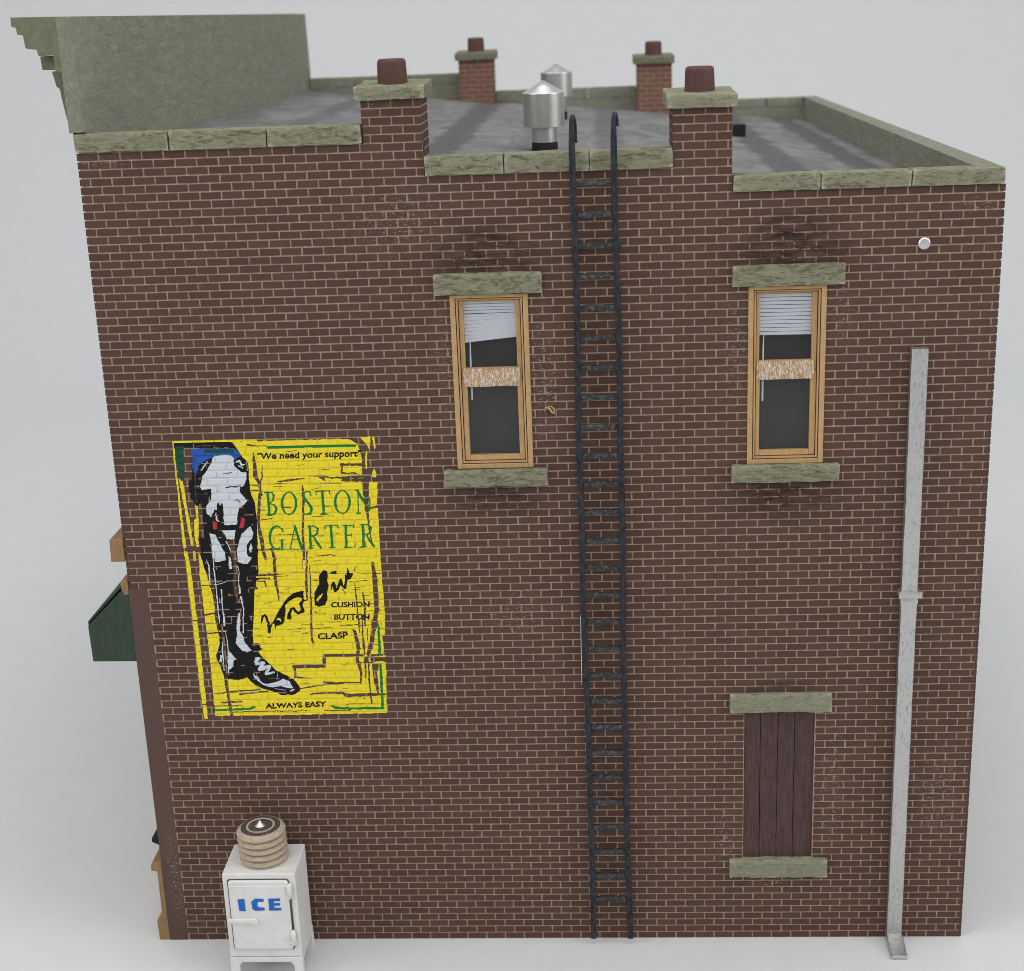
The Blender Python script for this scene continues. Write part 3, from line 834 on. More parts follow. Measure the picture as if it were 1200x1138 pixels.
# ------------------------------------------------------------------ stray fibre stuck to the wall
fb = MB().tube([(6.95, -.06, 28.85), (7.05, -.10, 29.05), (7.18, -.13, 29.0), (7.30, -.12, 28.8), (7.42, -.10, 28.72), (7.40, -.08, 28.95), (7.28, -.1, 29.08), (7.12, -.08, 29.1)], [.03, .04, .05, .05, .04, .04, .03, .02], 8)
fo = fb.build('stray_fibre', mat_plain('straw_fibre', (.55, .38, .16), (.45, .30, .12), 6, .6), smooth=True)
th = MB().tube([(8.46, -.50, 18.75), (8.42, -.55, 18.6), (8.41, -.52, 17.5), (8.40, -.53, 16.0), (8.38, -.50, 14.9)], [.012, .02, .022, .02, .012], 6)
th = th.build('stray_thread', mat_plain('white_thread', (.7, .68, .64), (.6, .58, .54), 6, .6), smooth=True)
th['label'] = 'thin white thread hanging along the left ladder rail'; th['category'] = 'thread'
fo['label'] = 'tiny curled straw-coloured fibre stuck beside the crooked-blind window'; fo['category'] = 'fibre'
#MURAL-BEGIN
# ------------------------------------------------------------------ painted advert on the bricks
def mural():
    gx0, gx1, gz0, gz1 = -11.35, -.75, 12.95, 28.05
    NX, NZ = 480, 680
    cx = gx0 + (np.arange(NX) + .5) * (gx1 - gx0) / NX
    cz = gz0 + (np.arange(NZ) + .5) * (gz1 - gz0) / NZ
    CX, CZ = np.meshgrid(cx, cz, indexing='ij')
    # tracing coordinates: where a wall point lies in the reference drawing
    R_ = np.array(CAM_R); P_ = np.array(CAM_P)
    V = np.stack([CX - P_[0], 0 * CX - P_[1], CZ - P_[2]], -1) @ R_
    PX = 600 + CAM_F * V[..., 0] / V[..., 1]; PY = 569 - CAM_F * V[..., 2] / V[..., 1]
    # a little wander in the brush lines
    rs = np.random.RandomState(3)
    def smooth_noise(step, amp):
        g = rs.randn(NX // step + 3, NZ // step + 3) * amp
        ix = np.arange(NX) / step; iz = np.arange(NZ) / step
        i0 = ix.astype(int); j0 = iz.astype(int); fx = (ix - i0)[:, None]; fz = (iz - j0)[None]
        return (g[i0][:, j0] * (1 - fx) * (1 - fz) + g[i0 + 1][:, j0] * fx * (1 - fz) + g[i0][:, j0 + 1] * (1 - fx) * fz + g[i0 + 1][:, j0 + 1] * fx * fz)
    WX = PX + smooth_noise(7, .28); WY = PY + smooth_noise(7, .28)
    L = np.zeros((NX, NZ), np.uint16)
    extra = {}
    def new_id(base):
        extra[20 + len(extra)] = base; return 19 + len(extra)
    C = dict(a=(200, 500, 6.32), b=(225, 630, 11.38), c=(240, 720, 9.483), d=(290, 505, 7.5), e=(295, 565, 8.0), f=(360, 660, 11.38),
             g=(380, 740, 10.838), h=(195, 660, 5.986), i=(300, 655, 10.0), o=(180, 490, 3.0767), j=(290, 640, 5.419), p=(0, 0, 1.0))
    def cv(k, pts):
        x, y, s = C[k]; return [(x + a / s, y + b / s) for a, b in pts]
    def rng(P, pad):
        xs = [q[0] for q in P]; ys = [q[1] for q in P]
        m_ = (PX > min(xs) - pad) & (PX < max(xs) + pad) & (PY > min(ys) - pad) & (PY < max(ys) + pad)
        ii = np.where(m_.any(1))[0]; jj = np.where(m_.any(0))[0]
        if len(ii) == 0 or len(jj) == 0: return None
        return slice(ii[0], ii[-1] + 1), slice(jj[0], jj[-1] + 1)
    def poly(k, pts, v, exact=False):
        P = cv(k, pts); r = rng(P, 2)
        if r is None: return
        X = (PX if exact else WX)[r]; Y = (PY if exact else WY)[r]
        ins = np.zeros(X.shape, bool); n = len(P)
        for q in range(n):
            x0, y0 = P[q]; x1, y1 = P[(q + 1) % n]
            if y0 == y1: continue
            c_ = ((y0 > Y) != (y1 > Y)) & (X < (x1 - x0) * (Y - y0) / (y1 - y0) + x0)
            ins ^= c_
        L[r][ins] = v
    def line(k, pts, wd, v, exact=False, taper=True):
        P = cv(k, pts); s = C[k][2]
        w_ = list(wd) if isinstance(wd, (list, tuple)) else [wd] * len(P)
        w_ = [q / s / 2 for q in w_]
        r = rng(P, max(w_) + 2)
        if r is None: return
        X = (PX if exact else WX)[r]; Y = (PY if exact else WY)[r]
        for q in range(len(P) - 1):
            (x0, y0), (x1, y1) = P[q], P[q + 1]
            dx, dy = x1 - x0, y1 - y0; l2 = dx * dx + dy * dy + 1e-9
            t = np.clip(((X - x0) * dx + (Y - y0) * dy) / l2, 0, 1)
            d = np.hypot(X - x0 - t * dx, Y - y0 - t * dy)
            L[r][d < w_[q] * (1 - t) + w_[q + 1] * t] = v
    YE, BK, WH, BL, GN, RD, TE, TB, TG = 1, 2, 3, 4, 5, 6, 7, 8, 9
    # --- yellow ground
    poly('p', [(270, 517.5), (440, 513.5), (442, 560), (443, 600), (445, 640), (446.6, 660), (448, 682), (450, 704), (451.4, 725), (451, 760), (452, 777), (453, 799), (453.6, 835.5),
               (330, 838), (252, 839), (252, 812), (256, 760), (240, 690), (240, 600)], YE)
    line('p', [(203, 518), (236, 517.2), (300, 516)], 2.2, YE, True)
    poly('h', [(240, 0), (265, 60), (290, 140), (320, 200), (330, 340), (360, 460), (375, 590), (350, 640), (355, 690), (400, 780), (430, 850), (480, 995), (335, 995), (315, 760), (285, 500), (265, 340), (245, 180), (232, 60)], YE)
    line('h', [(150, 0), (180, 230), (215, 530), (250, 850), (278, 1080)], [30, 32, 34, 34, 28], YE)
    line('a', [(15, 115), (55, 470), (100, 860), (150, 1160)], [10, 13, 22, 30], YE)
    line('a', [(75, 400), (105, 560), (140, 760), (160, 880)], [30, 22, 24, 14], YE)
    line('a', [(190, 575), (200, 690)], 16, YE); line('a', [(190, 700), (192, 800), (200, 895)], [34, 30, 14], YE)
    line('a', [(175, 925), (175, 985)], 18, YE); poly('a', [(205, 930), (225, 960), (260, 1060), (300, 1160), (230, 1160), (215, 1040)], YE)
    # --- wear at the right-hand edge: bare brick with slivers of yellow
    poly('d', [(850, 58), (1300, 50), (1300, 562), (1012, 562), (1006, 240), (985, 165), (960, 108), (900, 76)], 0)
    poly('d', [(990, 58), (1082, 52), (1075, 175), (1050, 125)], YE); poly('d', [(1093, 52), (1116, 52), (1126, 160), (1114, 160)], YE)
    line('d', [(1046, 185), (1044, 325)], 15, YE); poly('d', [(1068, 450), (1100, 440), (1140, 450), (1142, 570), (1068, 570)], YE)
    poly('d', [(1112, 325), (1135, 375), (1130, 410), (1100, 405), (1095, 375)], YE)
    # --- cracks
    def crack(k, pts, wd): line(k, pts, wd, 0)
    crack('d', [(820, 297), (1010, 295)], 22); crack('d', [(832, 297), (828, 368), (960, 372)], [18, 16, 12])
    crack('d', [(540, 400), (640, 398), (740, 412), (1000, 402)], [6, 18, 14, 22]); crack('d', [(640, 400), (680, 435)], [30, 14]); crack('d', [(840, 430), (1120, 432)], 30)
    crack('d', [(270, 445), (380, 432), (500, 415)], [14, 18, 8]); crack('d', [(180, 470), (300, 462)], 8)
    crack('d', [(52, 195), (62, 300), (70, 400), (100, 455), (122, 562)], [14, 30, 34, 22, 24]); crack('d', [(125, 310), (132, 400), (108, 450)], [8, 14, 14])
    crack('d', [(0, 125), (60, 132), (170, 128)], [14, 10, 4]); crack('d', [(330, 185), (430, 170)], 5); crack('d', [(640, 468), (830, 460)], 5); crack('d', [(620, 345), (720, 338)], 5); crack('d', [(440, 305), (500, 290)], 5)
    crack('d', [(0, 480), (110, 480)], 9); crack('d', [(30, 525), (100, 518)], 10)
    crack('e', [(78, 0), (75, 150), (65, 300), (65, 400), (88, 520), (110, 650), (132, 720)], [18, 28, 30, 26, 34, 34, 26]); crack('e', [(185, 625), (215, 720)], [24, 34])
    crack('e', [(473, 35), (486, 120), (482, 300), (478, 470), (488, 640), (490, 720)], [14, 24, 20, 22, 26, 24]); crack('e', [(520, 640), (515, 720)], 14)
    crack('e', [(1068, 0), (1070, 110)], 58); crack('e', [(1072, 110), (1078, 260)], [52, 34]); crack('e', [(1080, 260), (1098, 400), (1122, 560)], [30, 16, 12])
    crack('e', [(1060, 260), (1130, 240), (1200, 228)], [10, 24, 22]); crack('e', [(1192, 0), (1190, 220)], [30, 24])
    crack('e', [(60, 635), (250, 630), (460, 630)], [12, 8, 6]); crack('e', [(170, 497), (420, 490)], 5); crack('e', [(90, 350), (190, 345)], 8); crack('e', [(70, 262), (150, 265)], 7)
    crack('e', [(570, 325), (770, 315)], 6); crack('e', [(610, 690), (740, 682)], 9); crack('e', [(300, 240), (370, 240)], 9); crack('e', [(90, 75), (20, 78)], 9)
    crack('e', [(560, 70), (640, 50)], 5); crack('e', [(640, 18), (830, 14)], 6); crack('e', [(200, 330), (200, 400)], 4)
    crack('i', [(595, 0), (590, 300), (600, 460)], [24, 30, 18]); crack('i', [(632, 80), (640, 400), (650, 600), (650, 800), (660, 960), (682, 1000)], [12, 18, 22, 26, 26, 10]); crack('i', [(545, 0), (545, 120)], 7)
    crack('i', [(215, 0), (222, 200), (238, 310), (260, 380), (266, 505)], [34, 34, 34, 28, 8]); crack('i', [(0, 188), (260, 180)], 16); crack('i', [(0, 228), (160, 228)], 18); crack('i', [(210, 205), (380, 200)], 7)
    crack('i', [(100, 262), (120, 320)], [14, 18]); crack('i', [(420, 158), (640, 160), (900, 172), (1200, 162)], [10, 9, 5, 6]); crack('i', [(0, 262), (110, 265)], 8)
    for a_ in ([(530, 770), (640, 768)], [(690, 815), (910, 800)], [(390, 828), (530, 820)], [(680, 615), (740, 636), (820, 640)], [(540, 880), (620, 878)], [(20, 400), (110, 395)], [(90, 520), (200, 510)],
               [(880, 742), (1000, 728)], [(1050, 770), (1200, 765)], [(700, 770), (800, 772)], [(280, 395), (400, 402)], [(430, 855), (520, 850)], [(0, 440), (60, 430)], [(340, 355), (400, 350)], [(690, 60), (1100, 58)]): crack('i', a_, 5)
    crack('f', [(635, 262), (660, 500), (672, 640), (690, 800), (700, 930)], [12, 20, 20, 22, 10]); crack('f', [(743, 395), (768, 560), (772, 835)], [18, 26, 24]); crack('f', [(735, 690), (742, 1138)], [16, 12]); crack('f', [(800, 880), (812, 1080)], [14, 8])
    crack('f', [(872, 0), (893, 140), (902, 240), (915, 440), (928, 620), (905, 760)], [40, 60, 66, 66, 60, 60]); crack('f', [(900, 790), (885, 900), (850, 1138)], [90, 50, 56]); crack('f', [(615, 890), (655, 1000), (690, 1138)], [20, 44, 44])
    for a_ in ([(780, 636), (1030, 628)], [(820, 545), (1000, 545)], [(680, 130), (985, 138)], [(690, 235), (820, 228)], [(640, 320), (770, 315)], [(760, 430), (850, 428)], [(690, 830), (860, 820)], [(560, 250), (680, 245)], [(960, 880), (1060, 875)], [(300, 795), (440, 775)], [(440, 840), (600, 825)], [(100, 655), (150, 665)], [(640, 822), (690, 815)], [(60, 875), (320, 858)]): crack('f', a_, 9)
    crack('f', [(1010, 980), (1040, 1138)], 26)
    crack('g', [(385, 0), (425, 130), (430, 280), (420, 350), (452, 460), (470, 530), (465, 660)], [40, 44, 40, 40, 40, 30, 18]); crack('g', [(482, 0), (500, 130), (512, 290)], [22, 22, 18])
    crack('g', [(612, 0), (600, 130), (560, 285)], [48, 40, 50]); crack('g', [(10, 300), (260, 306)], 22); crack('g', [(150, 328), (330, 322), (500, 310)], [8, 16, 12])
    poly('g', [(510, 322), (640, 300), (640, 392), (500, 390)], 0); poly('g', [(560, 335), (590, 330), (580, 360), (600, 385), (565, 380)], YE); crack('g', [(600, 300), (870, 290)], 24); crack('g', [(650, 355), (900, 352)], 52)
    crack('g', [(520, 400), (530, 600)], [28, 14]); crack('g', [(562, 395), (578, 700), (602, 910)], [22, 20, 22]); poly('g', [(612, 408), (692, 408), (690, 500), (612, 500)], 0)
    crack('g', [(640, 500), (660, 650), (682, 780)], [50, 55, 24]); crack('g', [(0, 645), (150, 660), (270, 650), (470, 652)], [24, 36, 20, 14])
    crack('g', [(55, 778), (240, 785), (290, 815), (550, 800), (790, 800)], [20, 30, 40, 44, 18]); crack('g', [(0, 1003), (330, 1000)], 13); crack('g', [(280, 920), (700, 912)], 6); crack('g', [(440, 395), (620, 395)], 8)
    crack('g', [(770, 60), (770, 290)], 26)
    crack('j', [(295, 765), (490, 762)], 22); crack('j', [(300, 765), (305, 832), (405, 842)], [16, 14, 6]); crack('j', [(488, 762), (487, 695), (620, 692), (740, 690)], [20, 20, 18, 8])
    crack('j', [(335, 905), (560, 868)], 8); crack('j', [(400, 940), (520, 932)], 9)
    crack('c', [(130, 0), (160, 170), (185, 330)], [36, 34, 20]); crack('c', [(225, 690), (255, 860), (275, 990), (305, 1138)], [30, 34, 34, 34])
    for a_, b_ in (([(110, 880), (380, 850), (620, 835)], 16), ([(390, 885), (700, 855)], 20), ([(190, 975), (410, 970)], 16), ([(30, 1018), (410, 1010)], 10), ([(300, 1085), (720, 1075), (1130, 1068)], 10), ([(0, 210), (130, 205)], 14), ([(0, 100), (60, 98)], 6)): crack('c', a_, b_)
    for a_ in ([(930, 170), (1130, 150)], [(1080, 210), (1138, 205)], [(560, 235), (640, 238)], [(550, 160), (610, 150)], [(60, 545), (150, 540)], [(560, 335), (700, 330)]): crack('c', a_, 6)
    crack('h', [(248, 158), (305, 152)], 7); crack('h', [(265, 362), (340, 350)], 12); crack('h', [(250, 420), (330, 422)], 8); crack('h', [(285, 490), (360, 486)], 8); crack('h', [(335, 915), (400, 912)], 8); crack('h', [(175, 400), (222, 405)], 8); crack('h', [(255, 990), (300, 990)], 8)
    crack('a', [(90, 912), (210, 905)], 26)
    for q in range(46):      # faint scratches
        x = rs.uniform(312, 436); y = rs.uniform(540, 828); l = rs.uniform(4, 13)
        line('p', [(x, y), (x + l * .5, y + rs.uniform(-.6, .3)), (x + l, y - l * .03)], [.35, rs.uniform(.5, 1.0), .3], 0)
    # --- leg
    poly('a', [(25, 120), (455, 113), (490, 165), (22, 152)], BK); line('a', [(180, 145), (420, 138)], [6, 16], 0)
    poly('a', [(28, 150), (95, 145), (97, 400), (72, 400), (48, 290)], TE); line('a', [(100, 240), (100, 320)], 5, 0)
    poly('a', [(150, 172), (180, 168), (455, 113), (525, 215), (575, 270), (580, 380), (590, 480), (625, 570), (640, 700), (645, 900), (650, 1140), (300, 1140), (250, 1050), (222, 960), (228, 900), (246, 800), (240, 690), (232, 560), (190, 590), (148, 520), (130, 425), (160, 370)], BK)
    poly('b', [(95, 0), (120, 200), (160, 380), (215, 560), (235, 640), (255, 690), (290, 840), (310, 980), (345, 1145), (820, 1145), (830, 900), (836, 690), (880, 690), (850, 620), (862, 560), (876, 480), (880, 150), (855, 0)], BK)
    poly('c', [(120, -10), (150, 100), (165, 330), (140, 430), (140, 500), (180, 600), (215, 690), (265, 720), (370, 735), (470, 700), (520, 750), (580, 800), (700, 840), (860, 895), (1000, 890), (1060, 850), (1060, 810), (990, 720), (790, 620), (620, 450), (590, 405), (655, 385), (625, 368), (610, 330), (590, 315), (540, 322), (530, 200), (545, -10)], BK)
    poly('a', [(150, 170), (215, 162), (470, 160), (525, 215), (480, 235), (400, 215), (320, 215), (270, 250), (215, 290), (200, 330), (180, 375), (162, 310)], BL); poly('a', [(250, 165), (470, 165), (468, 200), (330, 196), (255, 198)], TE)
    line('a', [(120, 170), (115, 380)], 30, 0); line('a', [(140, 170), (172, 280), (190, 560)], 7, 0)
    poly('a', [(205, 290), (265, 245), (305, 235), (285, 275), (235, 320), (205, 345)], BK); line('a', [(225, 325), (250, 285), (270, 262)], 8, WH)
    poly('a', [(310, 225), (370, 212), (445, 212), (475, 240), (505, 270), (530, 300), (560, 340), (560, 390), (540, 440), (510, 445), (515, 490), (545, 520), (565, 555), (545, 580), (510, 600), (500, 640), (490, 720), (470, 735), (400, 735), (395, 690), (345, 700), (330, 680), (345, 620), (320, 610), (300, 670), (265, 640), (262, 600), (300, 540), (300, 460), (230, 470), (217, 440), (235, 370), (270, 320), (300, 270)], WH)
    poly('a', [(465, 242), (540, 235), (568, 300), (556, 340), (520, 337), (470, 290)], BK); line('a', [(485, 262), (510, 255), (525, 285), (545, 280)], [14, 16, 12, 10], WH); line('a', [(500, 290), (535, 305)], 8, WH)
    line('a', [(385, 348), (450, 340)], [4, 7], BK); line('a', [(410, 450), (515, 440)], [10, 6], BK); line('a', [(335, 475), (350, 478)], 5, BK); line('a', [(480, 552), (495, 540), (508, 556)], 6, BK)
    poly('a', [(345, 572), (352, 555), (366, 590), (382, 560), (392, 640), (396, 735), (362, 700), (340, 690), (322, 655), (345, 610)], BK); line('a', [(335, 640), (345, 690), (360, 700)], [8, 10, 6], WH)
    poly('a', [(505, 690), (515, 600), (545, 578), (520, 640), (520, 690)], BK)
    poly('a', [(290, 790), (330, 800), (365, 870), (400, 930), (410, 990), (330, 1005), (310, 930), (300, 850)], WH); poly('a', [(375, 770), (480, 770), (470, 840), (415, 830), (400, 800)], WH)
    poly('a', [(590, 735), (612, 790), (600, 830), (580, 850), (560, 880), (565, 940), (575, 960), (605, 970), (570, 1015), (540, 1015), (495, 1000), (490, 930), (500, 870), (530, 790)], WH); poly('a', [(595, 860), (605, 900), (585, 940), (578, 900)], WH)
    line('a', [(330, 748), (500, 745)], 34, BK); line('a', [(345, 775), (385, 840), (435, 935)], [40, 36, 36], BK); line('a', [(512, 760), (488, 835)], [34, 26], BK)
    poly('a', [(415, 838), (470, 850), (486, 900), (476, 985), (448, 960)], 0); line('a', [(413, 850), (445, 920)], 7, WH); line('a', [(432, 965), (442, 1045)], [8, 20], WH)
    poly('a', [(308, 700), (340, 705), (346, 760), (316, 765)], RD); poly('a', [(525, 668), (553, 685), (540, 745), (508, 752)], RD)
    line('b', [(255, 0), (275, 200), (297, 470), (320, 640), (340, 900), (365, 1138)], [8, 14, 16, 10, 16, 12], WH); line('b', [(195, 300), (225, 370), (240, 620), (340, 630), (470, 580), (640, 570)], [8, 14, 14, 7, 7, 9], WH)
    line('b', [(395, 700), (405, 860), (410, 1000), (430, 1130)], [16, 18, 12, 22], WH); line('b', [(600, 350), (628, 460), (620, 600), (640, 740)], [8, 10, 10, 30], WH); line('b', [(650, 790), (665, 850), (690, 960), (680, 1100)], [26, 12, 12, 8], WH)
    line('b', [(625, 1010), (615, 1140)], [16, 46], WH); line('b', [(505, 270), (515, 400)], [20, 36], WH)
    line('b', [(545, 160), (572, 300), (585, 500), (565, 600), (592, 750), (612, 860)], [50, 56, 56, 44, 46, 26], 0); line('b', [(265, 560), (285, 700), (310, 900), (330, 1138)], [30, 32, 28, 34], 0); line('b', [(780, 515), (1080, 500)], [16, 14], 0)
    line('b', [(860, 525), (1080, 522)], 14, YE)
    poly('c', [(372, -5), (388, -5), (395, 70), (390, 180), (430, 250), (450, 320), (520, 400), (470, 420), (420, 410), (360, 340), (345, 310), (360, 220), (350, 150), (355, 80)], WH); line('c', [(430, 0), (425, 200)], 12, WH)
    line('c', [(210, 0), (215, 120)], [16, 20], WH); line('c', [(160, 190), (230, 190), (250, 300), (262, 400)], [5, 6, 10, 10], WH); line('c', [(205, 200), (195, 400), (215, 620)], [8, 14, 10], WH)
    line('c', [(180, 120), (212, 300), (232, 480), (240, 690)], [22, 30, 22, 20], 0)
    poly('c', [(255, 400), (355, 500), (320, 510), (315, 580), (270, 620), (265, 690), (252, 520)], WH); poly('c', [(172, 450), (192, 460), (186, 535), (164, 520)], WH)
    line('c', [(560, 530), (575, 490), (605, 485), (570, 550), (650, 540), (610, 610), (715, 580), (680, 660), (770, 645)], [26, 30, 24, 34, 40, 40, 40, 30, 16], WH); line('c', [(590, 520), (620, 545)], 7, BK); line('c', [(660, 640), (705, 600)], 6, BK)
    poly('c', [(540, 650), (560, 680), (590, 690), (610, 730), (650, 770), (720, 770), (800, 750), (870, 715), (940, 740), (985, 820), (940, 820), (840, 800), (760, 810), (690, 800), (640, 780), (580, 730), (545, 690)], WH); line('c', [(955, 850), (990, 835)], 16, WH); line('c', [(780, 825), (900, 845)], 5, WH)
    line('c', [(805, 640), (805, 710), (700, 715)], 4, WH)
    # --- borders
    line('d', [(180, 145), (560, 136), (945, 130)], 22, GN, True)
    line('g', [(692, 0), (706, 292)], 34, GN, True); line('g', [(715, 425), (726, 640), (742, 975)], 34, GN, True); line('g', [(752, 972), (330, 978), (140, 968), (85, 945)], [30, 28, 36, 10], GN)
    line('c', [(115, 1066), (330, 1055), (500, 1050), (550, 1035)], [20, 26, 24, 30], GN); line('f', [(940, 770), (955, 880)], [14, 34], GN)
    # --- script and lettering
    TB1 = new_id(TB); TB2 = new_id(TB); TB3 = new_id(TB)
    line('i', [(65, 750), (76, 680), (110, 660), (148, 760), (156, 850)], [16, 28, 26, 34, 40], TB1)
    poly('i', [(155, 888), (140, 800), (190, 750), (240, 660), (300, 550), (370, 450), (440, 400), (520, 375), (560, 380), (555, 470), (570, 480), (605, 465), (605, 488), (560, 500), (545, 540), (572, 600), (560, 630), (490, 655), (450, 625), (430, 592), (412, 640), (417, 690), (395, 715), (363, 700), (370, 640), (400, 580), (440, 562), (470, 600), (500, 620), (522, 600), (512, 545), (498, 520), (540, 480), (530, 455), (480, 445), (400, 490), (345, 540), (345, 620), (330, 750), (300, 770), (240, 790), (225, 828), (216, 770), (200, 755), (185, 790)], TB1)
    poly('i', [(228, 715), (268, 688), (290, 700), (298, 740), (270, 715)], YE)
    poly('i', [(770, 145), (800, 130), (835, 145), (840, 270), (848, 310), (835, 400), (840, 480), (810, 540), (740, 560), (690, 550), (683, 480), (690, 380), (740, 300), (735, 200)], TB2); poly('i', [(708, 492), (735, 440), (782, 402), (765, 450), (725, 502)], YE)
    line('i', [(878, 372), (890, 310), (908, 285), (930, 370), (958, 350), (990, 255), (1012, 315), (1045, 340), (1062, 200)], [8, 26, 36, 40, 34, 36, 30, 30, 36], TB3); poly('i', [(1055, 210), (1070, 95), (1100, 165), (1140, 170), (1115, 235), (1075, 250)], TB3); line('i', [(1155, 140), (1166, 88)], [14, 6], TB3)
    line('i', [(880, 165), (930, 160)], [20, 40], TB3); line('i', [(1010, 350), (1055, 412)], 9, TB3)
    def serif(strokes):
        q = new_id(TG)
        for pts, wd in strokes: line('e', pts, wd, q, True)
    def arc(cx_, cy_, rx, ry, a0, a1, n=18): return [(cx_ + rx * math.cos(math.radians(a0 + (a1 - a0) * q / n)), cy_ + ry * math.sin(math.radians(a0 + (a1 - a0) * q / n))) for q in range(n + 1)]
    TK, TN = 25, 11
    def bowl(cx_, cy_, rx, ry):
        P = arc(cx_, cy_, rx, ry, 0, 360, 36); serif([(P, [TN + (TK - TN) * abs(math.cos(2 * math.pi * q / 36)) ** 1.5 for q in range(37)])])
    serif([([(150, 98), (165, 308)], TK), ([(118, 100), (165, 97)], TN), ([(140, 310), (185, 310)], TN), ([(160, 97), (190, 100), (207, 125), (200, 170), (165, 200)], [TN, 14, 22, 18, TN]), ([(165, 200), (215, 215), (232, 255), (215, 298), (170, 310)], [TN, 16, TK, 20, TN])])
    bowl(350, 200, 66, 104); bowl(850, 187, 68, 106)
    serif([([(552, 125), (545, 95), (515, 88), (490, 105)], [12, TN, TN, 14]), ([(488, 110), (492, 150), (545, 215), (562, 250), (550, 290), (515, 306), (495, 300)], [18, TK, TK, TK, 20, TN, TN])])
    serif([([(662, 88), (675, 300)], TK), ([(600, 90), (728, 80)], TN), ([(602, 92), (605, 118)], TN), ([(726, 82), (730, 108)], TN), ([(645, 303), (705, 299)], TN)])
    serif([([(996, 80), (1000, 292)], 12), ([(968, 80), (1005, 78)], TN), ([(985, 295), (1018, 293)], TN), ([(992, 80), (1030, 150), (1060, 190), (1100, 262)], TK), ([(1106, 150), (1106, 262)], 14)])
    serif([(arc(235, 520, 66, 106, -35, -190, 16), [TN + (TK - TN) * min(1, q / 10) for q in range(17)]), (arc(235, 520, 66, 106, 170, 62, 12), [TK - (TK - TN) * q / 14 for q in range(13)]), ([(283, 548), (286, 625)], 22), ([(262, 545), (306, 541)], TN), ([(286, 438), (288, 465)], TN)])
    serif([([(405, 415), (362, 622)], 12), ([(405, 415), (468, 622)], TK), ([(345, 628), (380, 626)], TN), ([(378, 540), (440, 536)], TN), ([(455, 625), (490, 622)], TN)])
    for ox, oy in ((0, 0), (497, -14)):
        serif([([(545 + ox, 415 + oy), (553 + ox, 618 + oy)], TK), ([(520 + ox, 415 + oy), (560 + ox, 412 + oy)], TN), ([(530 + ox, 620 + oy), (578 + ox, 617 + oy)], TN),
               ([(553 + ox, 413 + oy), (590 + ox, 413 + oy), (620 + ox, 440 + oy), (612 + ox, 490 + oy), (560 + ox, 512 + oy)], [TN, TN, 22, 20, TN]), ([(580 + ox, 510 + oy), (615 + ox, 570 + oy), (650 + ox, 616 + oy)], [14, TK, 22])])
    serif([([(742, 408), (755, 612)], TK), ([(682, 412), (805, 404)], TN), ([(684, 412), (686, 440)], TN), ([(804, 405), (810, 432)], TN), ([(728, 615), (785, 611)], TN)])
    serif([([(880, 408), (888, 610)], TK), ([(852, 408), (955, 403)], TN), ([(952, 404), (956, 430)], TN), ([(884, 500), (938, 496)], TN), ([(938, 482), (938, 512)], 8), ([(865, 612), (965, 608)], TN), ([(966, 608), (975, 575)], TN)])
    def text(s, x0, x1, yb0, yb1, cap, bold):
        cu = bpy.data.curves.new('lettering_outline', 'FONT'); cu.body = s; cu.resolution_u = 3; cu.offset = bold
        ob = bpy.data.objects.new('lettering_outline', cu); COL.objects.link(ob)
        dg = bpy.context.evaluated_depsgraph_get(); me = ob.evaluated_get(dg).to_mesh(); me.calc_loop_triangles()
        V_ = np.array([q.co[:2] for q in me.vertices]); T = [tuple(t.vertices) for t in me.loop_triangles]
        par = list(range(len(V_)))
        def find(a):
            while par[a] != a: par[a] = par[par[a]]; a = par[a]
            return a
        for e_ in me.edges: par[find(e_.vertices[0])] = find(e_.vertices[1])
        isl = {}
        capn = .729; lo, hi = V_[:, 0].min(), V_[:, 0].max()
        for t in T:
            P = []
            for q in t:
                f = (V_[q, 0] - lo) / (hi - lo)
                P.append((x0 + f * (x1 - x0), yb0 + f * (yb1 - yb0) - V_[q, 1] / capn * cap))
            k_ = find(t[0])
            if k_ not in isl: isl[k_] = new_id(TB)
            poly('p', P, isl[k_], True)
        ob.to_mesh_clear(); bpy.data.objects.remove(ob); bpy.data.curves.remove(cu)
    text('"We need your support"', 301.5, 423.0, 538.2, 534.6, 7.4, .030)
    text('CUSHION', 388, 433, 711.6, 711.0, 6.3, .038); text('BUTTON', 391.6, 433, 726.2, 725.6, 6.5, .038); text('CLASP', 372.2, 407.8, 749.2, 747.6, 7.2, .036)
    text('ALWAYS EASY', 311, 382.4, 830.4, 828.0, 6.3, .038)
    # cracks that run over the lettering
    crack('f', [(640, 330), (660, 500), (672, 640), (690, 800)], [8, 20, 20, 12]); crack('f', [(750, 480), (768, 560), (772, 760)], [10, 20, 18])
    crack('e', [(480, 330), (478, 470), (486, 600)], [14, 18, 20]); crack('e', [(1060, 60), (1072, 140), (1078, 250)], [30, 40, 24])
    # --- joints worn bare, more so in the black
    n_ = np.floor(CZ / RP).astype(int); fz = CZ / RP - n_
    ux = CX + np.where(n_ % 2 == 0, 0, .5); fx = ux - np.floor(ux)
    dzj = np.minimum(fz, 1 - fz) * RP; dxj = np.minimum(fx, 1 - fx)
    joint = (dzj < .030) | (dxj < .030)
    sm = smooth_noise(11, 1.0)
    L[joint & (L == BK) & (sm > .35)] = 0
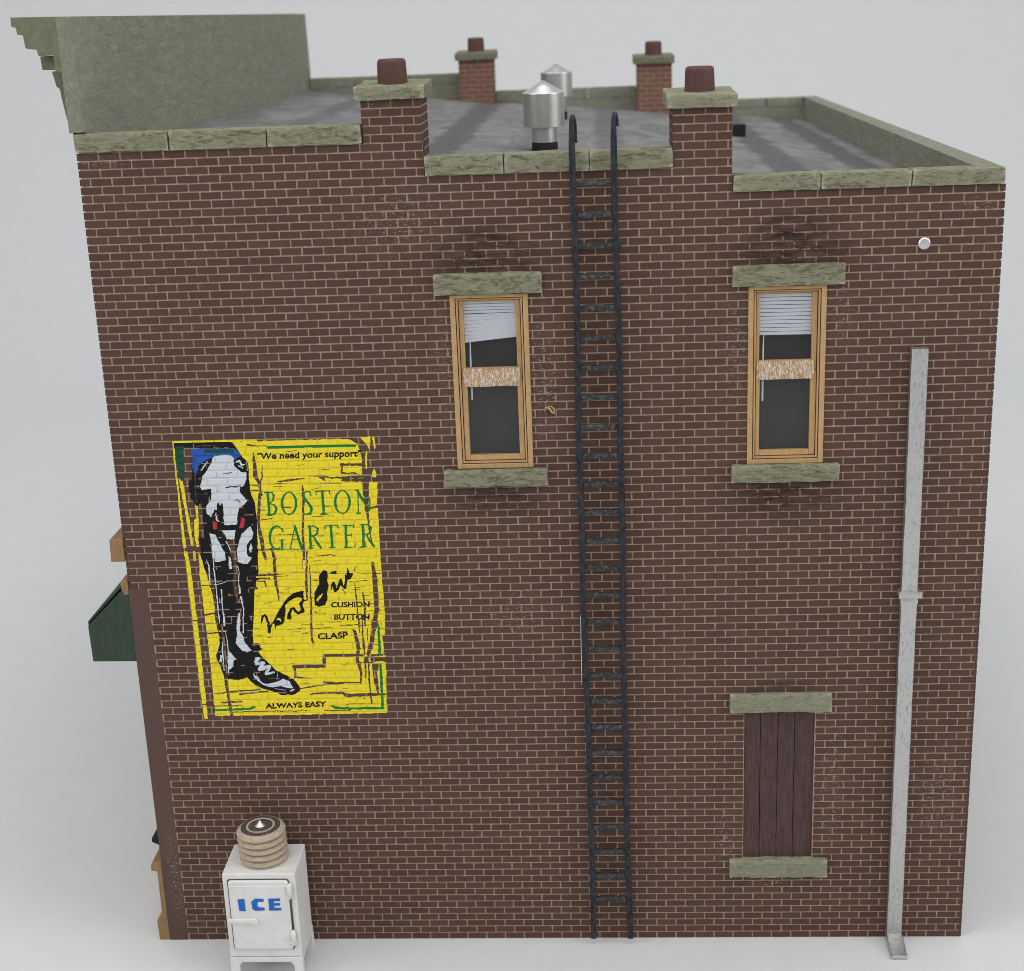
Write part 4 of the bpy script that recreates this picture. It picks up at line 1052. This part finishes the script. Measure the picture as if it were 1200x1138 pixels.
    L[joint & (L == YE) & (smooth_noise(9, 1.0) > 1.75)] = 0
    # --- relief that follows bricks and joints
    vx = gx0 + np.arange(NX + 1) * (gx1 - gx0) / NX; vz = gz0 + np.arange(NZ + 1) * (gz1 - gz0) / NZ
    VX, VZ = np.meshgrid(vx, vz, indexing='ij')
    n2 = np.floor(VZ / RP).astype(int); fz2 = VZ / RP - n2; ux2 = VX + np.where(n2 % 2 == 0, 0, .5); fx2 = ux2 - np.floor(ux2)
    dj = np.minimum(np.minimum(fz2, 1 - fz2) * RP, np.minimum(fx2, 1 - fx2))
    VY = np.where(dj < MT / 2 + .012, .036, 0.0) * np.clip((MT / 2 + .014 - dj) / .02, 0, 1) - .009
    vid = np.arange((NX + 1) * (NZ + 1)).reshape(NX + 1, NZ + 1)
    allv = np.stack([VX, VY, VZ], -1).reshape(-1, 3) * K
    root = thing('painted_advert', 'yellow painted advert with a gartered leg and green lettering on the brick wall', 'sign')
    names = [(YE, 'yellow_ground', 1), (BK, 'leg_outline', 2), (WH, 'leg_highlight', 3), (BL, 'blue_trouser_hem', 4), (GN, 'border_line', 5), (RD, 'garter_clasp', 6), (TE, 'trouser_shade', 7)]
    names += [(q, 'letter', 2 if bs == TB else 5) for q, bs in extra.items()]
    for v, nm, mk in names:
        ii, jj = np.where(L == v)
        if len(ii) == 0: continue
        q = np.stack([vid[ii, jj], vid[ii + 1, jj], vid[ii + 1, jj + 1], vid[ii, jj + 1]], 1)
        u, inv = np.unique(q, return_inverse=True); inv = inv.reshape(-1)
        me = bpy.data.meshes.new(nm); nf = len(ii)
        me.vertices.add(len(u)); me.vertices.foreach_set('co', allv[u].astype(np.float32).ravel())
        me.loops.add(nf * 4); me.loops.foreach_set('vertex_index', inv.astype(np.int32))
        me.polygons.add(nf); me.polygons.foreach_set('loop_start', np.arange(0, nf * 4, 4, dtype=np.int32))
        me.update(calc_edges=True); me.validate()
        me.materials.append(SIGN[mk])
        me.polygons.foreach_set('use_smooth', [True] * nf)
        link(nm, me, root)
mural()
#MURAL-END
